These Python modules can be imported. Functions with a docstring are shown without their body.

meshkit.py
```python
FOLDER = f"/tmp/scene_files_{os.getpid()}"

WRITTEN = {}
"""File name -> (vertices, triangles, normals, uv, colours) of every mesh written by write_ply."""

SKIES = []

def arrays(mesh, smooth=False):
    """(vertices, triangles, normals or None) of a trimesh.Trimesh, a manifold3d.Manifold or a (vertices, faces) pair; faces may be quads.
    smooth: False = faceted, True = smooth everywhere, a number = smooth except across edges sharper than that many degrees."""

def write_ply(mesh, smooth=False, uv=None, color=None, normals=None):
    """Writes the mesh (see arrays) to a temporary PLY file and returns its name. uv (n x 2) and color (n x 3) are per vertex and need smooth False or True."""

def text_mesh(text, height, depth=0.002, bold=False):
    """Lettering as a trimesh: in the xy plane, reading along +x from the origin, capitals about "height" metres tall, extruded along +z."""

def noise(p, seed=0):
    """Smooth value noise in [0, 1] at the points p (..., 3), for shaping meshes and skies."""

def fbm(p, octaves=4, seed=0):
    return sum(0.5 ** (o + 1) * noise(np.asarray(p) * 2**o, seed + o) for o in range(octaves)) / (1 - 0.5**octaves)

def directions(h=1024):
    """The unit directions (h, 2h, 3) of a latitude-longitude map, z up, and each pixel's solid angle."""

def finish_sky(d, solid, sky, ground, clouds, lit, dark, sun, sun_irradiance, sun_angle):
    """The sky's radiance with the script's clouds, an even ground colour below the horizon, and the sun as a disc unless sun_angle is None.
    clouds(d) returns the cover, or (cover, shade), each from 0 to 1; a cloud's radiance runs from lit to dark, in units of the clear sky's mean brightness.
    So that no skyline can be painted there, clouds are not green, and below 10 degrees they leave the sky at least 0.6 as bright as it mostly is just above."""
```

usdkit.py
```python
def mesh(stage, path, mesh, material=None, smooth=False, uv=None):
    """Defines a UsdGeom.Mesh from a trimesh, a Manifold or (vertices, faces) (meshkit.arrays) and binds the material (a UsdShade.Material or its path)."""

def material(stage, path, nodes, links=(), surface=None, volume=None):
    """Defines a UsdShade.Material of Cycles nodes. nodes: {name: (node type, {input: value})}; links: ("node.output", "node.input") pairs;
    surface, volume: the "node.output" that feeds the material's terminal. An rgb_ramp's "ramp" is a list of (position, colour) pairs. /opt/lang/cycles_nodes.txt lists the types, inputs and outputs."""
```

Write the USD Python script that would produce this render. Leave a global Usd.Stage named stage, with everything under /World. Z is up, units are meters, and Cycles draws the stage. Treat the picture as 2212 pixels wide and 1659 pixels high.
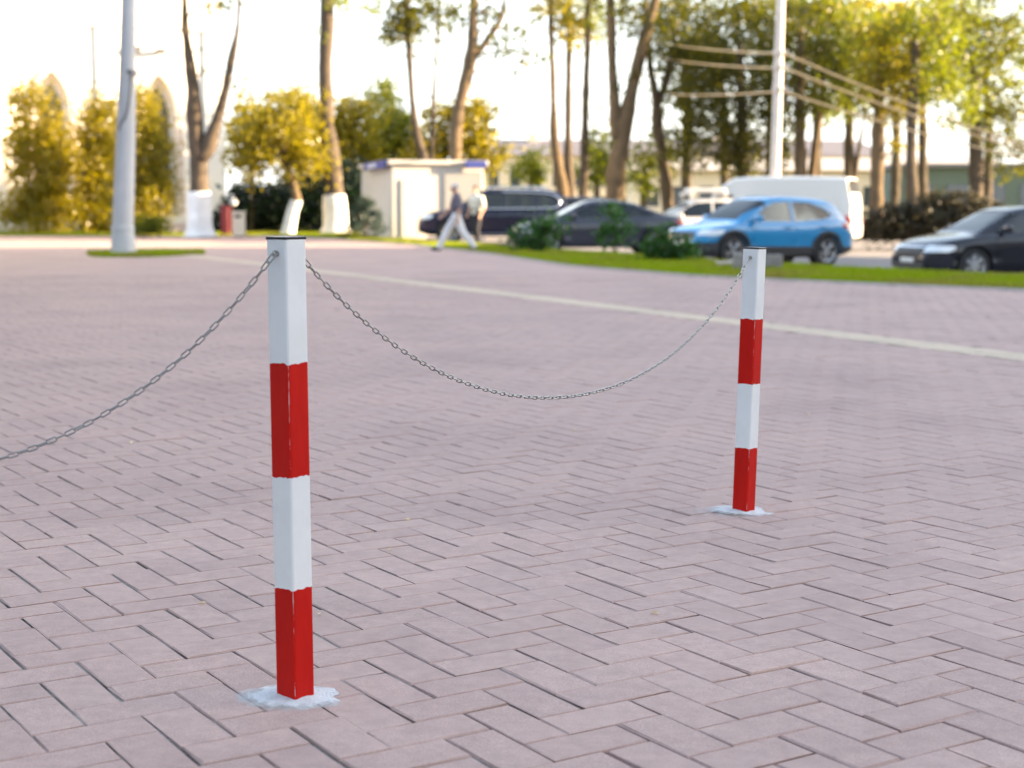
import math, random
import numpy as np, trimesh, usdkit, meshkit
import manifold3d as m3
from manifold3d import Manifold, CrossSection
from shapely.geometry import Polygon, Point, LineString
from shapely import contains_xy
from pxr import Usd, UsdGeom, UsdLux, UsdShade, Gf, Sdf, Vt

stage = Usd.Stage.CreateInMemory()
UsdGeom.SetStageUpAxis(stage, UsdGeom.Tokens.z)
UsdGeom.SetStageMetersPerUnit(stage, 1.0)
stage.SetDefaultPrim(UsdGeom.Xform.Define(stage, '/World').GetPrim())

# ------------------------------------------------------------------ camera, sky, sun, exposure
F, CX, CY, EYE = 3364.0, 1106.0, 829.5, 1.2            # lens measured on a 2212 px wide view of the photograph
PITCH = math.atan((CY - 443) / F)
cam = UsdGeom.Camera.Define(stage, '/World/camera')
cam.AddTranslateOp().Set(Gf.Vec3d(0, 0, EYE))
cam.AddRotateXOp().Set(90 - math.degrees(PITCH))
cam.CreateHorizontalApertureAttr(36.0)
cam.CreateVerticalApertureAttr(27.0)
cam.CreateFocalLengthAttr(F / 2212 * 36)
cam.CreateClippingRangeAttr(Gf.Vec2f(0.05, 2000))
cam.CreateFocusDistanceAttr(4.7)
cam.CreateFStopAttr(2.85)
cam.CreateExposureAttr(2.95)

SUN_AZ, SUN_EL = math.radians(88), math.radians(11)
SUN = np.array([math.sin(SUN_AZ) * math.cos(SUN_EL), math.cos(SUN_AZ) * math.cos(SUN_EL), math.sin(SUN_EL)])
dome = UsdLux.DomeLight.Define(stage, '/World/sky')
dome.GetPrim().SetCustomDataByKey('kind', 'structure')
sky_mat = usdkit.material(stage, '/World/Looks/sky', {
    's': ('sky_texture', {'sky_type': 'single_scattering', 'sun_disc': False, 'sun_elevation': SUN_EL, 'sun_rotation': SUN_AZ,
                          'air_density': 1.0, 'aerosol_density': 2.0, 'ozone_density': 1.0}),
    # thin bright haze and high cloud: denser towards the horizon all the way round
    'tc': ('texture_coordinate', {}), 'x': ('separate_xyz', {}),
    'el': ('map_range', {'from_min': 0.0, 'from_max': .6, 'to_min': .80, 'to_max': .12, 'clamp': True}),
    'mp': ('mapping', {'scale': (1, 1, 3.2)}), 'n': ('noise_texture', {'scale': 1.7, 'detail': 6, 'roughness': .6}),
    'nr': ('map_range', {'from_min': .3, 'from_max': .7, 'to_min': .72, 'to_max': 1.08, 'clamp': True}),
    'f': ('math', {'math_type': 'multiply', 'use_clamp': True}), 'c': ('mix', {'color2': (3.3, 3.4, 3.5)}),
    'b': ('background_shader', {'strength': 0.10})},
    [('tc.generated', 'x.vector'), ('x.z', 'el.value'), ('tc.generated', 'mp.vector'), ('mp.vector', 'n.vector'), ('n.fac', 'nr.value'), ('el.result', 'f.value1'), ('nr.result', 'f.value2'),
     ('f.value', 'c.fac'), ('s.color', 'c.color1'), ('c.color', 'b.color')], surface='b.background')
UsdShade.MaterialBindingAPI.Apply(dome.GetPrim()).Bind(sky_mat)
sun = UsdLux.DistantLight.Define(stage, '/World/sun')
sun.CreateIntensityAttr(1.25)
sun.CreateNormalizeAttr(True)
sun.CreateAngleAttr(0.5)
sun.CreateColorAttr(Gf.Vec3f(1.0, 0.75, 0.47))
_z = SUN; _x = np.cross([0, 0, 1], _z); _x /= np.linalg.norm(_x); _y = np.cross(_z, _x)
sun.AddTransformOp().Set(Gf.Matrix4d(*_x, 0, *_y, 0, *_z, 0, 0, 0, 0, 1))

# ------------------------------------------------------------------ helpers
rng = np.random.default_rng(7)
random.seed(7)
_used = {}


def numbered(parent, name):
    k = (parent, name)
    n = _used.get(k, 0)
    _used[k] = n + 1
    return f'{parent}/{name}' if n == 0 else f'{parent}/{name}_{n:03d}'


def tag(prim, label=None, cat=None, group=None, kind=None):
    for k, v in (('label', label), ('category', cat), ('group', group), ('kind', kind)):
        if v:
            prim.SetCustomDataByKey(k, v)
    return prim


def thing(name, label, cat, loc=(0, 0, 0), rotz=0, group=None, kind=None):
    x = UsdGeom.Xform.Define(stage, numbered('/World', name))
    x.AddTranslateOp().Set(Gf.Vec3d(*map(float, loc)))
    if rotz:
        x.AddRotateZOp().Set(math.degrees(rotz))
    return tag(x.GetPrim(), label, cat, group, kind)


def obj(name, mesh, mat, parent=None, smooth=False, label=None, cat=None, group=None, kind=None):
    base = str(parent.GetPath()) if parent else '/World'
    m = usdkit.mesh(stage, numbered(base, name), mesh, mat, smooth=smooth)
    return tag(m.GetPrim(), label, cat, group, kind)


def ray(px, py):
    u, v = (px - CX) / F, (CY - py) / F
    return np.array([u, math.cos(PITCH) + v * math.sin(PITCH), -math.sin(PITCH) + v * math.cos(PITCH)])


def G(px, py, z=0.0):
    r = ray(px, py)
    return np.array([0, 0, EYE]) + r * (z - EYE) / r[2]


def at(px, py, Y):
    r = ray(px, py)
    return np.array([0, 0, EYE]) + r * Y / r[1]


def box(sx, sy, sz, c=(0, 0, 0), rz=0.0):
    b = trimesh.creation.box([sx, sy, sz])
    if rz:
        b.apply_transform(trimesh.transformations.rotation_matrix(rz, [0, 0, 1]))
    b.apply_translation(c)
    return b


def rbox(sx, sy, sz, r, c=(0, 0, 0), rz=0.0, seg=8):
    s = Manifold.sphere(r, seg)
    pts = [s.translate((a * (sx / 2 - r), b * (sy / 2 - r), d * (sz / 2 - r))) for a in (-1, 1) for b in (-1, 1) for d in (-1, 1)]
    return Manifold.batch_hull(pts).rotate((0, 0, math.degrees(rz))).translate(tuple(map(float, c)))


def cat_(ms):
    return trimesh.util.concatenate(ms)


def tube(points, radii, sides=10, closed=False, bump=0.0, seed=0):
    P = np.asarray(points, float)
    n = len(P)
    R = np.full(n, radii) if np.ndim(radii) == 0 else np.asarray(radii, float)
    if closed:
        T = np.roll(P, -1, 0) - np.roll(P, 1, 0)
    else:
        T = np.gradient(P, axis=0)
    T /= np.linalg.norm(T, axis=1, keepdims=True)
    u = np.cross(T[0], [0, 0, 1.0]) if abs(T[0][2]) < .9 else np.cross(T[0], [0, 1.0, 0])
    V = []
    ang = np.arange(sides) / sides * 2 * math.pi
    for i in range(n):
        u = u - T[i] * (u @ T[i]); u /= np.linalg.norm(u)
        w = np.cross(T[i], u)
        V.append(P[i] + R[i] * (np.cos(ang)[:, None] * u + np.sin(ang)[:, None] * w))
    V = np.array(V)
    if bump:
        k = meshkit.fbm(V * 2.2 + seed * 7.3, 4, seed) - .5
        k2 = meshkit.noise(V * np.array([.9, .9, .9]) + seed, seed + 3) - .5
        V = P[:, None] + (V - P[:, None]) * (1 + bump * 1.6 * k + bump * k2)[..., None]
    V = V.reshape(-1, 3)
    Fc = []
    m = n if closed else n - 1
    a = np.arange(sides)
    b = (a + 1) % sides
    for i in range(m):
        j = (i + 1) % n
        Fc.append(np.stack([i * sides + a, i * sides + b, j * sides + b], 1))
        Fc.append(np.stack([i * sides + a, j * sides + b, j * sides + a], 1))
    if not closed:
        V = np.vstack([V, P[0], P[-1]])
        Fc.append(np.stack([b, a, np.full(sides, n * sides)], 1))
        Fc.append(np.stack([(n - 1) * sides + a, (n - 1) * sides + b, np.full(sides, n * sides + 1)], 1))
    return trimesh.Trimesh(V, np.vstack(Fc), process=False)


def spline(P, n):
    P = np.asarray(P, float)
    t = np.r_[0, np.cumsum(np.linalg.norm(np.diff(P, axis=0), axis=1))]
    from scipy.interpolate import PchipInterpolator
    f = PchipInterpolator(t, P, axis=0)
    return f(np.linspace(0, t[-1], n))


def revolve(profile, n=24):
    return trimesh.creation.revolve(np.asarray(profile, float), sections=n)


def tri_poly(poly, z):
    v, f = trimesh.creation.triangulate_polygon(poly, engine='earcut')
    v = np.c_[v, np.full(len(v), z)] if not callable(z) else np.c_[v, [z(a, b) for a, b in v]]
    m = trimesh.Trimesh(v, f, process=False)
    if len(f) and m.face_normals[:, 2].mean() < 0:
        m.invert()
    return m


# ------------------------------------------------------------------ materials
def mat(name, color, rough=.6, var=0.0, scale=3.0, bump=0.0, bscale=None, metal=0.0, coat=0.0, spec=.5, color2=None, bdist=.01, extra=None):
    n = {'p': ('principled_bsdf', {'base_color': color, 'roughness': rough, 'metallic': metal, 'coat_weight': coat, 'specular_ior_level': spec, **(extra or {})})}
    l = []
    if var or color2 or bump:
        n['tc'] = ('texture_coordinate', {})
    if var or color2:
        c = np.array(color)
        a, b = (c * (1 - var), c * (1 + var)) if color2 is None else (c, np.array(color2))
        n['n'] = ('noise_texture', {'scale': scale, 'detail': 5, 'roughness': .65})
        n['r'] = ('rgb_ramp', {'ramp': [(.28, tuple(a)), (.72, tuple(b))]})
        l += [('tc.object', 'n.vector'), ('n.fac', 'r.fac'), ('r.color', 'p.base_color')]
    if bump:
        n['bn'] = ('noise_texture', {'scale': bscale or scale * 6, 'detail': 5, 'roughness': .7})
        n['b'] = ('bump', {'strength': bump, 'distance': bdist})
        l += [('tc.object', 'bn.vector'), ('bn.fac', 'b.height'), ('b.normal', 'p.normal')]
    return usdkit.material(stage, f'/World/Looks/{name}', n, l, surface='p.BSDF')


def paver_mat(name, per_object, hue=None):
    c0, c1, c2 = hue or ((.428, .300, .266), (.451, .317, .280), (.472, .334, .294))
    n = {'tc': ('geometry', {}),
         'rnd': ('object_info', {}) if per_object else ('geometry', {}),
         'tone': ('rgb_ramp', {'ramp': [(0, c0), (.5, c1), (1, c2)]}),
         'big': ('noise_texture', {'scale': .7, 'detail': 6, 'roughness': .6}),
         'bigr': ('rgb_ramp', {'ramp': [(.28, (.84, .83, .84)), (.5, (1, 1, 1)), (.72, (1.09, 1.07, 1.05))]}),
         'm1': ('mix', {'mix_type': 'multiply', 'fac': 1.0}),
         'mid': ('noise_texture', {'scale': 16, 'detail': 6, 'roughness': .7}),
         'midr': ('rgb_ramp', {'ramp': [(.3, (.88, .87, .87)), (.7, (1.1, 1.1, 1.1))]}),
         'm2': ('mix', {'mix_type': 'multiply', 'fac': 1.0}),
         'grain': ('noise_texture', {'scale': 420, 'detail': 2}),
         'grainr': ('rgb_ramp', {'ramp': [(.32, (.70, .69, .69)), (.5, (1, 1, 1)), (.70, (1.28, 1.27, 1.26))]}),
         'm3': ('mix', {'mix_type': 'multiply', 'fac': .8}),
         'sp': ('voronoi_texture', {'scale': 95}),
         'spr': ('rgb_ramp', {'ramp': [(.0, (1, 1, 1)), (.11, (1, 1, 1)), (.17, (0, 0, 0))]}),
         'spn': ('noise_texture', {'scale': 5, 'detail': 2}),
         'spnr': ('rgb_ramp', {'ramp': [(.5, (0, 0, 0)), (.68, (.55, .55, .55))]}),
         'spm': ('mix', {'mix_type': 'multiply', 'fac': 1.0}),
         'm4': ('mix', {'color2': (.52, .48, .44)}),
         'bn': ('noise_texture', {'scale': 260, 'detail': 4, 'roughness': .7}),
         'b': ('bump', {'strength': .35, 'distance': .0022}),
         'bn2': ('noise_texture', {'scale': 30, 'detail': 4, 'roughness': .6}),
         'b2': ('bump', {'strength': .5, 'distance': .003}),
         'p': ('principled_bsdf', {'roughness': .78, 'specular_ior_level': .35})}
    l = [('tc.position', x + '.vector') for x in ('big', 'mid', 'grain', 'sp', 'spn', 'bn', 'bn2')]
    l += [('rnd.random' if per_object else 'rnd.random_per_island', 'tone.fac'),
          ('tone.color', 'm1.color1'), ('big.fac', 'bigr.fac'), ('bigr.color', 'm1.color2'),
          ('m1.color', 'm2.color1'), ('mid.fac', 'midr.fac'), ('midr.color', 'm2.color2'),
          ('m2.color', 'm3.color1'), ('grain.fac', 'grainr.fac'), ('grainr.color', 'm3.color2'),
          ('sp.distance', 'spr.fac'), ('spn.fac', 'spnr.fac'), ('spr.color', 'spm.color1'), ('spnr.color', 'spm.color2'),
          ('m3.color', 'm4.color1'), ('spm.color', 'm4.fac'), ('m4.color', 'p.base_color'),
          ('bn2.fac', 'b2.height'), ('b2.normal', 'b.normal'), ('bn.fac', 'b.height'), ('b.normal', 'p.normal')]
    return usdkit.material(stage, f'/World/Looks/{name}', n, l, surface='p.BSDF')


def leaf_mat(name, stops, trans=.45, rough=.36):
    n = {'g': ('geometry', {}), 'r': ('rgb_ramp', {'ramp': stops}),
         'p': ('principled_bsdf', {'roughness': rough, 'specular_ior_level': .5}),
         'h': ('hsv', {'saturation': 1.12, 'value': 2.2}),
         't': ('translucent_bsdf', {}), 'm': ('mix_closure', {'fac': trans})}
    l = [('g.random_per_island', 'r.fac'), ('r.color', 'p.base_color'), ('r.color', 'h.color'), ('h.color', 't.color'),
         ('p.BSDF', 'm.closure1'), ('t.BSDF', 'm.closure2')]
    return usdkit.material(stage, f'/World/Looks/{name}', n, l, surface='m.closure')


M_PAVER = paver_mat('paver_single', True)
M_FIELD = paver_mat('paver_field', False)
M_BAND = paver_mat('paver_pale', False, ((.58, .47, .355), (.62, .505, .385), (.66, .54, .41)))
M_KERB = mat('kerb_concrete', (.36, .31, .29), .85, .18, 4, .3, 60)
M_SAND = usdkit.material(stage, '/World/Looks/joint_sand', {
    'g': ('geometry', {}),
    'a': ('noise_texture', {'scale': 3.2, 'detail': 4, 'roughness': .65}),
    'ar': ('rgb_ramp', {'ramp': [(.42, (.10, .08, .075)), (.60, (.36, .315, .285))]}),
    'b': ('noise_texture', {'scale': 300, 'detail': 3}),
    'br': ('rgb_ramp', {'ramp': [(.3, (.55, .55, .55)), (.7, (1.35, 1.35, 1.35))]}),
    'm': ('mix', {'mix_type': 'multiply', 'fac': 1.0}),
    'bp': ('bump', {'strength': .8, 'distance': .004}),
    'p': ('principled_bsdf', {'roughness': .95, 'specular_ior_level': .2})},
    [('g.position', 'a.vector'), ('g.position', 'b.vector'), ('a.fac', 'ar.fac'), ('b.fac', 'br.fac'), ('ar.color', 'm.color1'), ('br.color', 'm.color2'),
     ('m.color', 'p.base_color'), ('b.fac', 'bp.height'), ('bp.normal', 'p.normal')], surface='p.BSDF')
M_ASPH = mat('asphalt', (.17, .155, .15), .9, .25, 1.2, .4, 80)
M_EARTH = mat('earth', (.10, .09, .05), .95, .3, .3)
M_SOIL = mat('grass_soil', (.22, .24, .016), .95, .3, 2.0, .5, 30)
M_LAWN = mat('lawn_grass', (.20, .20, .03), .95, .35, .6, .5, 20)
M_WHITE = mat('white_paint', (.64, .66, .675), .38, .05, 9, .16, 45, bdist=.004, spec=.45)
M_RED = usdkit.material(stage, '/World/Looks/red_paint', {
    'tc': ('texture_coordinate', {}), 'x': ('separate_xyz', {}), 'ax': ('math', {'math_type': 'absolute'}), 'ay': ('math', {'math_type': 'absolute'}), 'mn': ('math', {'math_type': 'minimum'}),
    'st': ('mapping', {'scale': (1, 1, .25)}), 'wn': ('noise_texture', {'scale': 70, 'detail': 4, 'roughness': .7}),
    'th': ('math', {'math_type': 'multiply_add', 'value2': -.0042, 'value3': .0339}), 'gt': ('math', {'math_type': 'greater_than'}),
    'n': ('noise_texture', {'scale': 13, 'detail': 6, 'roughness': .7}), 'r': ('rgb_ramp', {'ramp': [(.28, (.37, .005, .003)), (.72, (.49, .008, .004))]}),
    'mx': ('mix', {'color2': (.50, .40, .40)}), 'bn': ('noise_texture', {'scale': 60, 'detail': 4}), 'b': ('bump', {'strength': .28, 'distance': .004}),
    'p': ('principled_bsdf', {'roughness': .55, 'specular_ior_level': .13})},
    [('tc.object', 'x.vector'), ('x.x', 'ax.value1'), ('x.y', 'ay.value1'), ('ax.value', 'mn.value1'), ('ay.value', 'mn.value2'), ('tc.object', 'st.vector'), ('st.vector', 'wn.vector'),
     ('wn.fac', 'th.value1'), ('mn.value', 'gt.value1'), ('th.value', 'gt.value2'), ('st.vector', 'n.vector'), ('n.fac', 'r.fac'), ('r.color', 'mx.color1'), ('gt.value', 'mx.fac'), ('mx.color', 'p.base_color'),
     ('st.vector', 'bn.vector'), ('bn.fac', 'b.height'), ('b.normal', 'p.normal')], surface='p.BSDF')
M_BLACK = mat('black_plastic', (.012, .012, .014), .22)
M_STEEL = mat('galvanised_steel', (.36, .35, .335), .30, .12, 60, metal=1.0)
M_FOOT = usdkit.material(stage, '/World/Looks/white_mortar', {
    'tc': ('texture_coordinate', {}), 'mp': ('mapping', {'scale': (1 / .150, 1 / .115, 0)}), 'gr': ('gradient_texture', {'gradient_type': 'spherical'}),
    'n': ('noise_texture', {'scale': 26, 'detail': 7, 'roughness': .72}), 'n2': ('noise_texture', {'scale': 170, 'detail': 3}),
    'a': ('math', {'math_type': 'multiply_add', 'value2': .75, 'value3': -.30}), 'b': ('math', {'math_type': 'add'}),
    'r': ('rgb_ramp', {'ramp': [(.06, (0, 0, 0)), (.24, (.5, .5, .5)), (.42, (1, 1, 1))]}),
    'cr': ('rgb_ramp', {'ramp': [(.3, (.50, .50, .50)), (.55, (.64, .65, .655))]}),
    'bp': ('bump', {'strength': .8, 'distance': .005}),
    'p': ('principled_bsdf', {'roughness': .9}), 't': ('transparent_bsdf', {'color': (1, 1, 1)}), 'm': ('mix_closure', {})},
    [('tc.object', 'mp.vector'), ('mp.vector', 'gr.vector'), ('tc.object', 'n.vector'), ('tc.object', 'n2.vector'), ('n.fac', 'a.value1'), ('a.value', 'b.value1'), ('gr.fac', 'b.value2'),
     ('b.value', 'r.fac'), ('n.fac', 'cr.fac'), ('cr.color', 'p.base_color'), ('n2.fac', 'bp.height'), ('bp.normal', 'p.normal'),
     ('r.color', 'm.fac'), ('t.BSDF', 'm.closure1'), ('p.BSDF', 'm.closure2')], surface='m.closure')
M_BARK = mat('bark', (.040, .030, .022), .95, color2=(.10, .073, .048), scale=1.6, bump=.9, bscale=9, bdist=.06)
M_BARK2 = mat('bark_sunlit', (.062, .043, .025), .95, color2=(.155, .105, .056), scale=1.6, bump=.9, bscale=9, bdist=.06)  # lighter copy of the bark, with warm sunlight put into its colour
M_LIME = mat('limewash', (.66, .65, .64), .9, .12, 2.5, .7, 10, bdist=.03)
M_POLE = mat('pole_white', (.44, .455, .48), .55, .08, 1.5)
M_CONC = mat('pole_concrete', (.52, .47, .43), .8, .12, 1.5)
M_CABLE = mat('cable', (.46, .33, .17), .5)
M_DARKMET = mat('dark_metal', (.09, .09, .10), .5)
L_YEL = leaf_mat('leaf_yellow', [(0, (.17, .145, .012)), (.4, (.34, .25, .018)), (.75, (.50, .33, .024)), (1, (.60, .34, .04))], .5)
L_YGR = leaf_mat('leaf_yellowgreen', [(0, (.10, .115, .012)), (.5, (.23, .215, .018)), (1, (.42, .31, .026))], .5)
L_GRN = leaf_mat('leaf_green', [(0, (.045, .046, .004)), (.42, (.15, .125, .006)), (.70, (.44, .31, .012)), (1, (.70, .43, .022))], .6)
L_DRK = leaf_mat('leaf_dark', [(0, (.012, .026, .012)), (.7, (.028, .05, .018)), (1, (.06, .08, .02))], .3)
L_THU = leaf_mat('leaf_thuja', [(0, (.18, .15, .010)), (.5, (.42, .31, .018)), (1, (.66, .40, .035))], .5)
L_SHB = leaf_mat('leaf_shrub', [(0, (.03, .08, .014)), (.6, (.075, .15, .022)), (1, (.24, .28, .03))], .35, .4)
L_PIN = leaf_mat('leaf_pine', [(0, (.02, .04, .025)), (1, (.05, .085, .05))], .2)
L_BRN = leaf_mat('leaf_brownish', [(0, (.03, .026, .012)), (.6, (.085, .066, .025)), (1, (.20, .15, .05))], .3)
M_BLADE0 = leaf_mat('grass_blade', [(0, (.17, .23, .012)), (.6, (.30, .35, .014)), (.9, (.42, .40, .025)), (1, (.50, .40, .09))], .45)
M_BLADE = usdkit.material(stage, '/World/Looks/verge_blade', {
    'g': ('geometry', {}), 'r': ('rgb_ramp', {'ramp': [(0, (.26, .34, .008)), (.6, (.46, .50, .010)), (.9, (.56, .53, .022)), (1, (.58, .47, .09))]}),
    'n': ('noise_texture', {'scale': .55, 'detail': 5, 'roughness': .65}), 'nr': ('rgb_ramp', {'ramp': [(.46, (0, 0, 0)), (.62, (.8, .8, .8))]}),
    'mx': ('mix', {'color2': (.30, .24, .06)}), 'p': ('principled_bsdf', {'roughness': .7, 'specular_ior_level': .12}), 't': ('translucent_bsdf', {}), 'm': ('mix_closure', {'fac': .4})},
    [('g.random_per_island', 'r.fac'), ('g.position', 'n.vector'), ('n.fac', 'nr.fac'), ('nr.color', 'mx.fac'), ('r.color', 'mx.color1'), ('mx.color', 'p.base_color'), ('mx.color', 't.color'),
     ('p.BSDF', 'm.closure1'), ('t.BSDF', 'm.closure2')], surface='m.closure')
M_DRYLEAF = leaf_mat('dry_leaf', [(0, (.50, .38, .20)), (1, (.52, .42, .26))], .3)
M_GLASS = usdkit.material(stage, '/World/Looks/car_glass', {
    't': ('transparent_bsdf', {'color': (.40, .43, .43)}), 'g': ('glossy_bsdf', {'color': (.95, .95, .95), 'roughness': .02}), 'f': ('fresnel', {'IOR': 1.5}),
    'm': ('mix_closure', {})}, [('f.fac', 'm.fac'), ('t.BSDF', 'm.closure1'), ('g.BSDF', 'm.closure2')], surface='m.closure')
M_TYRE = mat('tyre', (.02, .02, .021), .85)
M_RIM = mat('rim', (.52, .52, .53), .3, metal=1.0)
M_TRIM = mat('black_trim', (.03, .03, .032), .6)
M_CHROME = mat('chrome', (.75, .75, .76), .12, metal=1.0)
M_LAMP = mat('headlight', (.62, .64, .66), .08, coat=1.0, spec=.8)
M_TAIL = mat('tail_light', (.32, .012, .010), .15, coat=1.0)
M_PLATE = mat('plate', (.7, .7, .68), .5)
M_SEAT = mat('seat', (.035, .035, .04), .8)

# ------------------------------------------------------------------ ground, plaza, verge, car park
front = np.array([(-40, 62.5), (-9.84, 60.91), (-6.81, 56.67), (-2.86, 46.87), (-0.64, 38.82), (1.13, 30.85), (3.09, 26.42), (5.95, 23.23), (8.0, 21.3), (14, 17.0), (21.5, 12.5)])
back = np.array([(-4.6, 57.5), (-3.23, 52.98), (-0.08, 44.32), (2.23, 38.82), (4.7, 32.6), (7.18, 28.07), (9.2, 25.6), (15, 20.6), (21.5, 16.5)])


def lot_z(x, y):
    return -.07 - .022 * x - .0 * y


obj('ground', tri_poly(Polygon([(-700, -60), (700, -60), (700, 1500), (-700, 1500)]), -.9), M_EARTH, kind='structure')
plaza = UsdGeom.Xform.Define(stage, '/World/plaza_pavement').GetPrim()
tag(plaza, kind='structure')
poly_plaza = Polygon([tuple(p) for p in front] + [(21.5, -8), (-40, -8)])
far_poly = poly_plaza.intersection(Polygon([(-60, 27), (60, 27), (60, 100), (-60, 100)]))

# joint sand under the pavers: a fine uneven sheet near the camera, a plain one beyond
gx, gy = np.meshgrid(np.arange(-3.6, 3.61, .03), np.arange(.6, 8.0, .03), indexing='ij')
gp = np.stack([gx, gy, np.zeros_like(gx)], -1)
dep = meshkit.fbm(gp * 3.3, 4, 5) - .5
dep2 = meshkit.fbm(gp * 24, 3, 9) - .5
near = np.clip((3.9 - gy + .5 * gx) / 1.6, 0, 1)
gp[..., 2] = -.0054 + .010 * np.minimum(dep + .02, .12) + .003 * dep2 - .010 * near
idx = np.arange(gx.size).reshape(gx.shape)
q = np.stack([idx[:-1, :-1], idx[1:, :-1], idx[1:, 1:], idx[:-1, 1:]], -1).reshape(-1, 4)
obj('joint_sand', (gp.reshape(-1, 3), q), M_SAND, plaza, smooth=True)
rest = poly_plaza.difference(Polygon([(-3.6, .6), (3.6, .6), (3.6, 7.97), (-3.6, 7.97)])).difference(far_poly)
obj('joint_sand', tri_poly(rest, -.0056), M_SAND, plaza)
obj('far_paving', tri_poly(far_poly, -.001), M_FIELD, plaza)

# herringbone pavers
PW = .1305
azA = math.radians(57.6)
ea = np.array([math.sin(azA), math.cos(azA)])
eb = np.array([-math.cos(azA), math.sin(azA)])
anchor = G(1703, 1438)[:2]                        # the far right corner of one paver


def brick_cells():
    out = []
    N = 340
    n = np.arange(-N, N)
    for k in range(-N // 2, N // 2):
        # the A paver of column k: cells (i, i), (i+1, i) shifted by (4k, 0); the B paver: cells (i+2, i-1), (i+2, i)
        ca = anchor + np.outer((n + 1.0 + 4 * k - 2) * PW, ea) + np.outer((n + .5 - 1) * PW, eb)
        cb = anchor + np.outer((n + 2.5 + 4 * k - 2) * PW, ea) + np.outer((n + 0. - 1) * PW, eb)
        for c, o in ((ca, 0), (cb, 1)):
            keep = (c[:, 1] > .9) & (c[:, 1] < 27.3) & (np.abs(c[:, 0]) < .36 * c[:, 1] + 2.2)
            out += [(x, y, o) for x, y in c[keep]]
    return np.array(out)


cells = brick_cells()
band_p, band_d = np.array([-.62, 22.3]), np.array([-.424, .9056])
bn_ = np.array([band_d[1], -band_d[0]])
off = (cells[:, :2] - band_p) @ bn_
inside = contains_xy(poly_plaza.buffer(-.12), cells[:, 0], cells[:, 1])
cells = cells[inside & (np.abs(off) > .20)]
# which pavers show largest in the picture
d = cells[:, 1]
vis = (np.abs(cells[:, 0]) < .335 * d + .05) & (d > 2.05)
order = np.argsort(np.where(vis, d, 1e9))
single = order[:300]
field = order[300:]


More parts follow.
